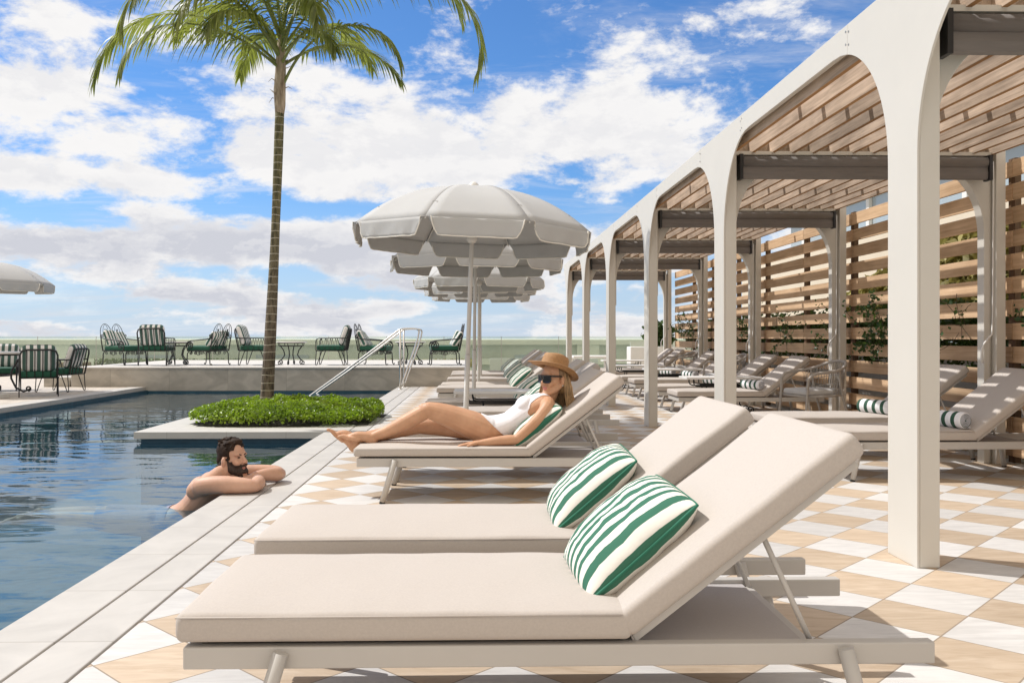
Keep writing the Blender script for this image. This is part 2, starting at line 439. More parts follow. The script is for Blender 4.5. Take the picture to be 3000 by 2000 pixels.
def trunk_mat():
    m = bpy.data.materials.new('ringed_palm_bark')
    nt, N, L = nodes_of(m); bs = N['Principled BSDF']; bs.inputs['Roughness'].default_value = .85
    tc = N.new('ShaderNodeTexCoord'); sp = N.new('ShaderNodeSeparateXYZ'); L.new(tc.outputs['Object'], sp.inputs[0])
    n0 = N.new('ShaderNodeTexNoise'); n0.inputs['Scale'].default_value = 5; n0.inputs['Detail'].default_value = 3; L.new(tc.outputs['Object'], n0.inputs['Vector'])
    z = mth(N, L, 'ADD', sp.outputs[2], mth(N, L, 'MULTIPLY', n0.outputs['Fac'], .05))
    f = mth(N, L, 'FRACT', mth(N, L, 'DIVIDE', z, .098))
    ring = mth(N, L, 'LESS_THAN', f, .10)
    mp = N.new('ShaderNodeMapping'); mp.inputs['Scale'].default_value = (14, 14, 3); L.new(tc.outputs['Object'], mp.inputs[0])
    nz = N.new('ShaderNodeTexNoise'); nz.inputs['Scale'].default_value = 2; nz.inputs['Detail'].default_value = 7; L.new(mp.outputs[0], nz.inputs['Vector'])
    def ramp(a, b):
        r = N.new('ShaderNodeValToRGB'); r.color_ramp.elements[0].color = (*a, 1); r.color_ramp.elements[1].color = (*b, 1)
        r.color_ramp.elements[0].position = .35; r.color_ramp.elements[1].position = .65; L.new(nz.outputs['Fac'], r.inputs[0]); return r.outputs[0]
    low = ramp((.055, .042, .030), (.20, .155, .115)); high = ramp((.055, .052, .022), (.19, .165, .075))
    mr = N.new('ShaderNodeMapRange'); mr.inputs[1].default_value = .9; mr.inputs[2].default_value = 3.0; L.new(sp.outputs[2], mr.inputs[0])
    mx = N.new('ShaderNodeMix'); mx.data_type = 'RGBA'; L.new(mr.outputs[0], mx.inputs[0]); L.new(low, mx.inputs[6]); L.new(high, mx.inputs[7])
    m2 = N.new('ShaderNodeMix'); m2.data_type = 'RGBA'; L.new(ring, m2.inputs[0]); L.new(mx.outputs[2], m2.inputs[6]); m2.inputs[7].default_value = (.42, .38, .30, 1)
    L.new(m2.outputs[2], bs.inputs['Base Color'])
    b = N.new('ShaderNodeBump'); b.inputs['Strength'].default_value = .6; b.inputs['Distance'].default_value = .01; L.new(nz.outputs['Fac'], b.inputs['Height']); L.new(b.outputs[0], bs.inputs['Normal'])
    return m

m_tiles = tile_floor()
m_coping = jointed('pale_limestone_coping', (.50, .475, .44), .62, 1, var=.09, off=.02, scale=2.5, jc=(.38, .35, .31), jw=.0035)
m_coping_face = jointed('limestone_planter_edge', (.53, .51, .475), .66, 0, var=.05, off=.25, scale=2.5, jc=(.42, .39, .35))
m_left_deck = jointed('pale_travertine_paving', (.53, .47, .40), .62, 1, var=.22, scale=1.6, axis2=0, jl2=.62, jc=(.5, .42, .34), stretch=(4, 1, 1))
m_terrace = jointed('white_terrace_paving', (.58, .55, .51), .6, 0, var=.06, axis2=1, jl2=.6, jc=(.5, .45, .4))
m_stone_wall = jointed('veined_travertine_panel', (.46, .425, .37), 1.25, 0, var=.22, scale=1.5, off=.3, jc=(.3, .27, .23), rough=.5, stretch=(1, 1, 2.2))
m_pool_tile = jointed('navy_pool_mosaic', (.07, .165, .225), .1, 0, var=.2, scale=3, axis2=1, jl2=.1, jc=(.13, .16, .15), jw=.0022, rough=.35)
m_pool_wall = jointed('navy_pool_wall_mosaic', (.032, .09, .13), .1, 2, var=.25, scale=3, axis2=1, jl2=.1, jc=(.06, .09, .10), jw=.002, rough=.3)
m_dark_gap = mat('dark_drain_slot', (.38, .335, .29), .8)
m_water = water_mat()
m_cream = mat('cream_powder_coated_steel', (.635, .605, .545), .42, var=.015, scale=3, spec=.4)
m_bolt = mat('steel_bolt', (.45, .43, .40), .35, metal=.9)
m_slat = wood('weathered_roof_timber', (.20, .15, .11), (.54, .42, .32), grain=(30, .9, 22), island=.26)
m_slat_under = wood('brown_slat_underside', (.24, .125, .055), (.42, .24, .115), grain=(30, .9, 22), island=.2)  # less weathered wood, with warm bounce from the floor put into the tone
m_board = wood('warm_fence_timber', (.44, .285, .165), (.72, .51, .325), grain=(14, .8, 26), island=.2)
m_darkwood = wood('dark_fence_post_timber', (.10, .06, .035), (.2, .13, .08), grain=(20, 20, 1), island=.1)
m_blind = mat('taupe_blind_fabric', (.17, .152, .14), .7, var=.1, scale=4, sheen=.2, stretch=(1, 8, 8))
m_blackplastic = mat('black_plastic', (.015, .015, .016), .45)
m_frame = mat('pale_grey_powder_coat', (.51, .485, .45), .4, var=.02, spec=.4)
m_cushion = mat('sand_canvas', (.50, .45, .405), .92, var=.04, scale=170, bump=.45, bscale=9, spec=.12, bdist=.007)
m_cushion_r = m_cushion
m_sling = mat('grey_sling_fabric', (.46, .43, .415), .8, var=.04, scale=200, bump=.1, bscale=500)
m_green = (.045, .155, .10); m_offw = (.76, .73, .66)
m_pillow = stripe_mat('green_and_white_stripe', m_green, m_offw, 1, .0535, .5, off=.25)
m_piping = mat('green_piping', (.02, .15, .09), .8)
m_towel = stripe_mat('towel_stripe', (.045, .10, .07), (.82, .82, .84), 0, .085, .42, rough=.95)
m_towel_w = mat('white_towelling', (.78, .79, .83), .95, var=.05, scale=120, bump=.6, bscale=300)
m_towel_g = mat('grey_towel_edge', (.5, .51, .56), .95, var=.1, scale=90)  # grey of the rolled layers at the towel ends
m_canvas = mat('pale_grey_umbrella_canvas', (.465, .463, .455), .9, var=.03, scale=3, bump=.15, bscale=300, spec=.2)
m_trim = mat('cream_umbrella_binding', (.76, .73, .66), .85)
m_polew = mat('white_powder_coated_pole', (.70, .68, .64), .35, spec=.5)
m_chrome = mat('brushed_steel', (.72, .70, .67), .22, metal=1.0)
m_iron = mat('black_wrought_iron', (.014, .015, .016), .45, spec=.5)
m_seat_green = mat('bottle_green_canvas', (.012, .085, .05), .85, var=.08, scale=30, sheen=.1)
m_back_stripe = stripe_mat('grey_green_and_white_stripe', (.075, .135, .115), (.76, .74, .72), 1, .115, .5, off=.25)
m_pil_stripe = stripe_mat('narrow_green_stripe', (.06, .14, .11), (.76, .74, .71), 1, .08, .5, off=.25)
m_tabletop = mat('white_table_top', (.72, .70, .67), .45, var=.04, scale=8)
m_rope = mat('grey_woven_rope', (.40, .365, .33), .85, var=.1, scale=60)
m_rope_frame = mat('taupe_chair_frame', (.36, .33, .295), .5)
m_chair_cush = mat('light_grey_chair_cushion', (.50, .49, .475), .9, bump=.2, bscale=300)
m_skin_w = skin_mat('tanned_skin', (.54, .295, .17), (.60, .345, .21))
m_skin_m = skin_mat('fair_skin', (.56, .325, .225), (.62, .375, .265))  # even skin tone with slight random variation
m_lip = mat('lips', (.5, .17, .14), .4)
m_suit = mat('white_swimsuit_fabric', (.80, .79, .82), .7, var=.02, scale=40, bump=.1, bscale=300)
m_hair_b = mat('dark_blonde_hair', (.27, .16, .075), .42, var=.3, scale=8, stretch=(1, 1, .4), island=.45, c2=(.46, .30, .15))
m_hair_d = mat('dark_brown_hair', (.020, .011, .007), .75, spec=.2, var=.3, scale=30, c2=(.045, .026, .016))
m_beard = mat('dark_beard', (.018, .010, .007), .6, var=.3, scale=60, c2=(.055, .03, .02), bump=.6, bscale=160)
m_straw = mat('tan_straw', (.37, .205, .09), .75, var=.12, scale=70, bump=.5, bscale=220, bdist=.003)
m_black = mat('glossy_black_acetate', (.008, .008, .009), .12, spec=.6)
m_shorts = mat('lilac_grey_swim_shorts', (.25, .25, .33), .85)
m_trunk = trunk_mat()
m_shaft = mat('papery_palm_sheath', (.34, .24, .15), .85, var=.45, scale=7, stretch=(3, 3, .6), bump=.6, bscale=30, c2=(.58, .46, .33))
m_leafpalm = mat('palm_leaflet', (.10, .145, .028), .45, var=.3, scale=3, island=.45, spec=.5, translucent=(.34, (.42, .48, .07)), c2=(.22, .235, .06))
m_rachis = mat('palm_leaf_stalk', (.20, .23, .06), .5, var=.2)
m_groundcover = mat('glossy_ground_cover_leaf', (.09, .18, .012), .38, island=.55, spec=.5, translucent=(.34, (.38, .58, .03)), var=.3, scale=2.0, c2=(.29, .38, .03))
m_soil = mat('dark_soil', (.03, .024, .017), .95, var=.3, scale=20)
m_hedge = mat('dark_hedge_leaf', (.05, .095, .02), .5, island=.5, translucent=(.25, (.14, .22, .03)))
m_bamboo = mat('pale_bamboo_leaf', (.33, .29, .10), .6, island=.5, translucent=(.3, (.4, .36, .10)))
m_vine = mat('jasmine_leaf', (.03, .075, .018), .4, island=.5, translucent=(.25, (.12, .22, .03)))
m_stem = mat('brown_vine_stem', (.07, .045, .025), .8)
m_bldg = mat('cream_render', (.70, .60, .46), .85, var=.03, scale=1.5)
m_lowwall = mat('pale_grey_parapet', (.70, .68, .64), .8, var=.05, scale=3)
m_window = mat('blue_grey_window_glass', (.36, .42, .45), .12, spec=.7)
m_neigh = mat('pale_sage_render', (.68, .70, .60), .85, var=.08, scale=.7)
m_neigh2 = mat('grey_sage_render', (.50, .54, .46), .85, var=.10, scale=.8)
m_brown = mat('rust_brown_planting', (.17, .11, .055), .9, var=.5, scale=9)
m_glass = glass_mat('green_tinted_glass', (.915, .95, .905), .10, (.72, .79, .70))
m_white = mat('white_painted_planter', (.76, .75, .72), .6, var=.03)
m_ground = mat('hazy_city_ground', (.36, .42, .40), .95, var=.15, scale=.01)
# ---------------------------------------------------------------- camera, sun, sky
H = 1.05
cam_d = bpy.data.cameras.new('camera'); cam = bpy.data.objects.new('camera', cam_d); col.objects.link(cam)
cam.location = (0, 0, H); cam.rotation_euler = (R(90), 0, R(-1.2))
cam_d.sensor_width = 36; cam_d.lens = 2590/3000*36
cam_d.shift_x = 44/3000; cam_d.shift_y = -11/3000
cam_d.clip_start = .05; cam_d.clip_end = 8000
scene.camera = cam

SUN_EL, SUN_AZ = 52.0, math.degrees(math.atan2(-.91, .41))
sd = bpy.data.lights.new('sun', 'SUN'); sun = bpy.data.objects.new('sun', sd); col.objects.link(sun)
sd.energy = 4.0; sd.angle = R(.53); sd.color = (1.0, .98, .95)
e = R(SUN_EL); a_ = R(SUN_AZ)
sdir = Vector((math.sin(a_)*math.cos(e), math.cos(a_)*math.cos(e), math.sin(e)))
sun.rotation_euler = sdir.to_track_quat('Z', 'Y').to_euler()
sun.location = sdir*40

def build_world():
    w = bpy.data.worlds.new('World'); scene.world = w
    w.use_nodes = True
    nt = w.node_tree; N = nt.nodes; L = nt.links
    bg = N['Background']
    sky = N.new('ShaderNodeTexSky'); sky.sky_type = 'NISHITA'; sky.sun_disc = False
    sky.sun_elevation = R(SUN_EL); sky.sun_rotation = R(SUN_AZ)
    sky.altitude = 60; sky.air_density = 1.0; sky.dust_density = .3; sky.ozone_density = 3.0
    tc = N.new('ShaderNodeTexCoord'); sp = N.new('ShaderNodeSeparateXYZ'); L.new(tc.outputs['Generated'], sp.inputs[0])
    z = mth(N, L, 'MAXIMUM', sp.outputs[2], 0.0)
    # clouds on a flat layer overhead (perspective squeezes them towards the horizon)
    k = mth(N, L, 'DIVIDE', 1.0, mth(N, L, 'ADD', z, .16))
    X = mth(N, L, 'MULTIPLY', sp.outputs[0], k); Y = mth(N, L, 'MULTIPLY', sp.outputs[1], k)
    cb = N.new('ShaderNodeCombineXYZ'); L.new(X, cb.inputs[0]); L.new(Y, cb.inputs[1])
    def noise(scale, offs, detail, rough, dist, stretch=(1, 1, 1)):
        mp = N.new('ShaderNodeMapping'); mp.inputs['Location'].default_value = offs; mp.inputs['Scale'].default_value = stretch
        L.new(cb.outputs[0], mp.inputs[0])
        n = N.new('ShaderNodeTexNoise'); n.inputs['Scale'].default_value = scale; n.inputs['Detail'].default_value = detail
        n.inputs['Roughness'].default_value = rough; n.inputs['Distortion'].default_value = dist
        L.new(mp.outputs[0], n.inputs['Vector']); return n.outputs['Fac']
    az = mth(N, L, 'DIVIDE', sp.outputs[0], mth(N, L, 'MAXIMUM', sp.outputs[1], .05))
    front = mth(N, L, 'GREATER_THAN', sp.outputs[1], .0)
    def bump_(ca, ra, ce, re, amp):
        x = mth(N, L, 'DIVIDE', mth(N, L, 'SUBTRACT', az, ca), ra)
        y = mth(N, L, 'DIVIDE', mth(N, L, 'SUBTRACT', z, ce), re)
        d = mth(N, L, 'ADD', mth(N, L, 'MULTIPLY', x, x), mth(N, L, 'MULTIPLY', y, y))
        return mth(N, L, 'MULTIPLY', mth(N, L, 'EXPONENT', mth(N, L, 'MULTIPLY', d, -1.0)), amp)
    bias = None
    for args in SKY_BUMPS:
        b = bump_(*args)
        bias = b if bias is None else mth(N, L, 'ADD', bias, b)
    bias = mth(N, L, 'MULTIPLY', bias, front)
    bias = mth(N, L, 'ADD', bias, mth(N, L, 'MULTIPLY', mth(N, L, 'SUBTRACT', 1.0, front), .10))
    over = N.new('ShaderNodeMapRange'); over.inputs[1].default_value = .42; over.inputs[2].default_value = .65; over.inputs[4].default_value = .10; L.new(z, over.inputs[0])
    bias = mth(N, L, 'ADD', bias, over.outputs[0])  # extra unseen cloud overhead and behind, added for a more neutral ambient
    OF = SKY_OFF
    ST = (1, 1.0, 1)
    n1 = noise(SKY_SC, OF, 3, .5, .25, ST)
    n1s = noise(SKY_SC, (OF[0]+.07, OF[1]-.05, OF[2]), 3, .5, .25, ST)
    def puff(offs, detail):
        mp = N.new('ShaderNodeMapping'); mp.inputs['Location'].default_value = offs; mp.inputs['Scale'].default_value = (1, 1, 2.1)
        L.new(tc.outputs['Generated'], mp.inputs[0])
        n = N.new('ShaderNodeTexNoise'); n.inputs['Scale'].default_value = 9.0; n.inputs['Detail'].default_value = detail
        n.inputs['Roughness'].default_value = .64; n.inputs['Distortion'].default_value = .12
        L.new(mp.outputs[0], n.inputs['Vector']); return n.outputs['Fac']
    n2 = puff((4.1, 1.7, 0), 10)
    n2s = puff((4.1+.012, 1.7, -.028), 7)
    n3 = noise(SKY_SC*1.1, (9.1, 2.7, 0), 7, .7, .8, (.5, 1.6, 1))
    def comb(a, b): return mth(N, L, 'ADD', a, mth(N, L, 'MULTIPLY', mth(N, L, 'SUBTRACT', b, .5), 1.05))
    dens = mth(N, L, 'ADD', comb(n1, n2), bias)
    cov = N.new('ShaderNodeMapRange'); cov.interpolation_type = 'SMOOTHSTEP'
    cov.inputs[1].default_value = .45; cov.inputs[2].default_value = .635; L.new(dens, cov.inputs[0])
    wisp = N.new('ShaderNodeMapRange'); wisp.interpolation_type = 'SMOOTHSTEP'
    wisp.inputs[1].default_value = .45; wisp.inputs[2].default_value = .80; wisp.inputs[4].default_value = .72; L.new(n3, wisp.inputs[0])
    cover = mth(N, L, 'MAXIMUM', cov.outputs[0], wisp.outputs[0])
    # shading: sides turned from the sun and thick flat bases go grey-lilac
    sh = mth(N, L, 'SUBTRACT', comb(n1, n2), comb(n1s, n2s))
    lit = N.new('ShaderNodeMapRange'); lit.inputs[1].default_value = -.06; lit.inputs[2].default_value = .05; L.new(sh, lit.inputs[0])
    thick = N.new('ShaderNodeMapRange'); thick.inputs[1].default_value = .56; thick.inputs[2].default_value = .80; L.new(dens, thick.inputs[0])
    lowband = N.new('ShaderNodeMapRange'); lowband.inputs[1].default_value = .17; lowband.inputs[2].default_value = .09; L.new(z, lowband.inputs[0])
    g1 = mth(N, L, 'MULTIPLY', mth(N, L, 'SUBTRACT', 1.0, lit.outputs[0]), mth(N, L, 'MULTIPLY_ADD', lowband.outputs[0], .30, .22))
    g2 = mth(N, L, 'MULTIPLY', thick.outputs[0], mth(N, L, 'MULTIPLY_ADD', lowband.outputs[0], .62, .12))
    grey = mth(N, L, 'MINIMUM', mth(N, L, 'ADD', g1, g2), .85)
    cc = N.new('ShaderNodeMix'); cc.data_type = 'RGBA'; L.new(grey, cc.inputs[0])
    cc.inputs[6].default_value = (*[x*SKY_CLOUD for x in (1.0, .985, .975)], 1); cc.inputs[7].default_value = (*[x*SKY_CLOUD for x in (.60, .62, .70)], 1)
    # unseen cloud overhead and behind: its level and warmth are added fill light
    unseen = mth(N, L, 'MAXIMUM', mth(N, L, 'SUBTRACT', 1.0, front), mth(N, L, 'MULTIPLY', over.outputs[0], 10.0))
    dm = N.new('ShaderNodeMapRange'); dm.inputs[3].default_value = 1.0; dm.inputs[4].default_value = SKY_FILL; L.new(unseen, dm.inputs[0])
    cd = N.new('ShaderNodeVectorMath'); cd.operation = 'SCALE'; L.new(cc.outputs[2], cd.inputs[0]); L.new(dm.outputs[0], cd.inputs[3])
    wm = N.new('ShaderNodeMix'); wm.data_type = 'RGBA'; wm.blend_type = 'MULTIPLY'; L.new(mth(N, L, 'SUBTRACT', 1.0, front), wm.inputs[0]); L.new(cd.outputs[0], wm.inputs[6]); wm.inputs[7].default_value = (1.32, 1.17, .95, 1)  # cloud behind the camera brightened and warmed to fill the shaded faces
    sc_ = N.new('ShaderNodeMix'); sc_.data_type = 'RGBA'; sc_.blend_type = 'MULTIPLY'; sc_.inputs[0].default_value = 1
    L.new(sky.outputs[0], sc_.inputs[6]); sc_.inputs[7].default_value = (*SKY_TINT, 1)
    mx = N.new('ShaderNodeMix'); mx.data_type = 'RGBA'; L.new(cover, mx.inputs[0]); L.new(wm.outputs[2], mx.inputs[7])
    hz = N.new('ShaderNodeMapRange'); hz.inputs[1].default_value = .17; hz.inputs[2].default_value = -.01; hz.inputs[3].default_value = 0; hz.inputs[4].default_value = .80; L.new(sp.outputs[2], hz.inputs[0])
    m2 = N.new('ShaderNodeMix'); m2.data_type = 'RGBA'; L.new(hz.outputs[0], m2.inputs[0]); L.new(sc_.outputs[2], m2.inputs[6]); L.new(m2.outputs[2], mx.inputs[6]); m2.inputs[7].default_value = (*[x*SKY_CLOUD for x in (.66, .74, .92)], 1)
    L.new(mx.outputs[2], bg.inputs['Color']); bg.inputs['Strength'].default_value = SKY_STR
SKY_STR = .12; SKY_CLOUD = 7.9; SKY_TINT = (.52, .82, 1.14); SKY_OFF = (3.2, 7.4, 0); SKY_SC = 1.1; SKY_FILL = 1.0
# (azimuth tangent, half width, elevation sine, half height, amount)
SKY_BUMPS = [(-.42, .30, .20, .06, .13), (-.10, .22, .215, .07, .09), (-.3, .55, .098, .022, .22), (.0, .9, .142, .009, -.12), (.10, .16, .18, .05, .06),
             (.32, .16, .33, .06, -.08), (-.25, .6, .055, .022, .13), (-.42, .05, .325, .025, -.12), (-.1,.1,.33,.04,-.04), (.22, .14, .17, .06, .05), (.05,.10,.28,.05,-.06)]
build_world()

vs = scene.view_settings
scene.display_settings.display_device = 'sRGB'
vs.view_transform = 'Standard'; vs.look = 'None'; vs.exposure = 0.02; vs.gamma = 1.0
scene.cycles.max_bounces = 8; scene.cycles.transparent_max_bounces = 24
scene.cycles.glossy_bounces = 3; scene.cycles.diffuse_bounces = 6
scene.cycles.caustics_reflective = False; scene.cycles.caustics_refractive = False
scene.cycles.use_denoising = True

# ---------------------------------------------------------------- ground, deck, pool
def struct(name, mb, m, **kw):
    return tag(mb.build(name, m, **kw), kind='structure')

struct('ground', MB().box(-3500, 3500, -200, 7000, -18.2, -18), m_ground)
struct('terrace_deck', MB().box(-1.25, 5.15, -4, 25.4, -.3, 0), m_tiles)
cp = MB()
cp.box(-1.72, -1.466, -4, 19.1, -.075, 0); cp.box(-1.455, -1.264, -4, 19.1, -.075, 0)
struct('pool_coping', cp, m_coping, bevel=.004)
struct('drain_slot', MB().box(-1.66, -1.25, -4, 19.1, -.3, -.010), m_dark_gap)
struct('left_deck', MB().box(-26, -7.45, -4, 25.4, -.3, -.002), m_left_deck)
struct('left_pool_coping', MB().box(-7.45, -7.12, -4, 19.1, -.075, .002), m_coping, bevel=.004)
b = MB()
x0, x1, y0, y1, zb, zt = -7.08, -1.76, -4, 19.1, -1.35, -.075
b.add([(x0,y0,zb),(x1,y0,zb),(x1,y1,zb),(x0,y1,zb)], [(0,1,2,3)])
struct('pool_floor', b, m_pool_tile)
b = MB()
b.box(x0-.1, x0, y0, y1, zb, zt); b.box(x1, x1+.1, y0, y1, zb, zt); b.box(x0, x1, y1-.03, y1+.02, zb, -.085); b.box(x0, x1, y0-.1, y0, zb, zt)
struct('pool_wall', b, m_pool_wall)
b = MB(); b.add([(x0,y0,-.125),(x1,y0,-.125),(x1,y1-.03,-.125),(x0,y1-.03,-.125)], [(0,1,2,3)])
struct('water', b, m_water)
struct('planter_coping', MB().box(-3.83, -1.721, 9.9, 12.62, -.075, .003), m_coping_face, bevel=.004)
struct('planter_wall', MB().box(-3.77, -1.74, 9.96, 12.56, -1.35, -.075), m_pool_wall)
struct('raised_terrace', MB().box(-8.72, -.3, 19.12, 25.4, -.2, .385), m_lowwall)
struct('raised_terrace_paving', MB().box(-8.74, -.28, 19.06, 25.4, .385, .42), m_terrace, bevel=.003)
o = MB().box(-8.70, -.32, 19.09, 19.115, -.09, .3845).build('retaining_wall', m_stone_wall)
tag(o, 'low veined travertine wall rising from the far end of the pool', 'wall')
o = MB().box(-9.3, -8.76, 19.12, 24, -.1, .2).build('stone_step', m_stone_wall)
tag(o, 'travertine step at the left end of the raised terrace', 'step')
o = MB().box(-8.75, -8.2, 15.3, 15.65, 0, .075).build('skimmer_lid', m_cream, bevel=.006)
tag(o, 'pale flat block on the left deck at the edge of the photo', 'block')

# ---------------------------------------------------------------- glass balustrade and what lies beyond
bal = empty('glass_balustrade', (0, 25.2, 0), label='long pale green glass balustrade along the far edge of the terrace', cat='balustrade')
x = -25.5
while x < 6.4:
    MB().box(x, x+1.62, -.006, .006, .02, 1.09).build('glass_panel', m_glass, bal)
    MB().box(x+1.6203, x+1.6347, -.008, .008, .02, 1.088).build('joint_strip', m_bolt, bal)
    x += 1.635
MB().box(-25.6, 6.5, -.04, .04, 0, .06).build('base_channel', m_frame, bal)
nb = empty('neighbouring_building', (0, 44, -18), label='long low sage-coloured building seen through the glass beyond the terrace', cat='building')
MB().box(-46, 30, 0, 30, 0, 18.70).build('wall', m_neigh2, nb)
MB().box(-46.2, 30.2, -.25, 30, 18.70, 18.95).build('parapet', m_neigh, nb)
for xx in (-33, -27.5, -21, -14.5, -8, -1.6, 4.9, 11.5, 18):
    MB().box(xx, xx+1.1, -.18, -.003, 10, 18.697).build('pier', m_neigh, nb)
for xx in (-30.5, -24.2, -17.6, -11, 1.8, 8.2, 14.6):
    MB().box(xx, xx+2.6, -.06, -.003, 17.3, 18.2).build('window', m_window, nb)
MB().box(-46, 30, -.22, -.19, 17.72, 18.02).build('string_course', m_neigh, nb)
def leaf_quads(pts, size, jit=.4, up=.5, seed=0, fold=False):
    """many small leaf-shaped faces; pts are (position, outward) pairs"""
    rnd = random.Random(seed)
    vs = []; fs = []
    for p, n in pts:
        d = Vector((rnd.gauss(0, 1), rnd.gauss(0, 1), rnd.gauss(0, 1))).normalized()
        nn = (Vector(n)*up + d*(1-up)).normalized()
        t = nn.cross(Vector((rnd.gauss(0, 1), rnd.gauss(0, 1), rnd.gauss(0, 1)))).normalized()
        s = nn.cross(t)
        l = size*(1+jit*rnd.uniform(-1, 1)); w = l*.36
        p = Vector(p); b = len(vs)
        vs += [p - t*l*.5, p + s*w + nn*l*.06 - t*l*.05, p + t*l*.5 - nn*l*.1, p - s*w + nn*l*.06 - t*l*.05]
        fs.append((b, b+1, b+2, b+3))
    m = MB(); m.add(vs, fs, False); return m
rnd = random.Random(3)
pts = [((rnd.uniform(-13.0, -8.2), 30.4+rnd.uniform(-.3, .3), rnd.uniform(.02, .32)), (0, -.5, .8)) for _ in range(2600)]
hg = leaf_quads(pts, .10, seed=1).build('hedge', m_hedge); tag(hg, 'low green hedge behind the glass at the left end of the terrace', 'hedge')
MB().box(-13.1, -8.1, 30.0, 30.8, -18, .06).build('planter_wall', m_brown, hg)
pts = [((rnd.uniform(-3.9, -.2), 30.4+rnd.uniform(-.3, .3), rnd.uniform(.0, .30)), (0, -.5, .8)) for _ in range(2000)]
hg = leaf_quads(pts, .10, seed=2).build('hedge', m_bamboo); tag(hg, 'yellow green hedge behind the glass near the steel handrails', 'hedge')
MB().box(-4.0, -.1, 30.0, 30.8, -18, .04).build('planter_wall', m_neigh, hg)
for (xa, xb, lab) in ((-16.4, -13.3, 'rust brown planting bed behind the glass left of the low green hedge'), (-8.0, -4.2, 'rust brown planting bed behind the glass at mid terrace')):
    o = MB().box(xa, xb, 30.0, 30.7, -18, .22).build('planting_bed', m_brown, bevel=.04); tag(o, lab, 'planting bed')
o = MB().box(.4, 4.2, 31, 31.3, -18, .32).build('corrugated_screen', mat('white_ribbed_metal', (.62, .63, .6), .6)); tag(o, 'white ribbed screen beyond the glass behind the far loungers', 'screen')
o = MB()
for i in range(2): o.box(5.0+i*1.25, 6.2+i*1.25, 29.0, 29.08, -18, .92)
o = o.build('white_screen_panel', m_white); tag(o, 'pair of white upright panels beyond the glass between the columns', 'panel')

# ---------------------------------------------------------------- pergola
YC = [.955+3.18*k for k in range(7)]
XO, XT = 2.0, 2.106
per = empty('pergola', (0, 0, 0), label='long cream arched pergola with a slatted timber roof over the right deck', cat='pergola')
TOP = 2.748; BOT = 2.61
def col_poly(yc):
    hw = .145; A, B_ = .65, .72; z0 = 1.89; J = .62
    right = []
    for i in range(15):
        t = i/14
        ang = t*math.acos((hw+A-J)/A)
        ang = math.pi - ang if False else ang
    # quarter ellipse from (hw, z0) towards (hw + A, z0 + B)
    cur = []
    amax = math.acos((hw+A-J)/A)
    for i in range(17):
        a = amax*i/16
        cur.append((hw + A - A*math.cos(a), z0 + B_*math.sin(a)))
    rt = [(hw, 0.0)] + cur + [(J, TOP)]
    lf = [(-p, q) for p, q in rt][::-1]
    return [(yc+p, q) for p, q in rt + lf], cur[-1][1]
zj = 0
for i, yc in enumerate(YC):
    poly, zj = col_poly(yc)
    MB().box(XO+.013, XT, yc-.145, yc+.145, 0, 2.735).build('column', m_cream, per, bevel=.005)
    c_ = MB().prism(poly, 'x', XO, XO+.0125).build('arch_plate', m_cream, per, bevel=.003, recalc=True)
    MB().box(XT+.0005, XT+.012, yc-.05, yc+.05, 0, .012).build('base_plate', m_bolt, c_)
    for sgn in (-1, 1):
        bo = MB()
        for dz in (.028, .098):
            for d in (.018, -.018):
                P = Vector((XO-.002, yc+sgn*(.62+d), BOT+dz+(d*.3)))
                bo.tube([P, P+Vector((.0045, 0, 0))], .0065, 8)
        bo.build('bolt', m_bolt, c_)
for i in range(len(YC)-1):
    ya, yb = YC[i]+.6208, YC[i+1]-.6208
    poly = [(ya, zj), (ya+.09, BOT-.007), (ya+.2, BOT), (yb-.2, BOT), (yb-.09, BOT-.007), (yb, zj), (yb, TOP), (ya, TOP)]
    MB().prism(poly, 'x', XO, XO+.0125).build('edge_beam', m_cream, per, bevel=.003, recalc=True)
    MB().box(XO+.013, XO+.05, YC[i]+.146, YC[i+1]-.146, BOT+.012, 2.74).build('beam_rail', m_cream, per)
XB = 4.27
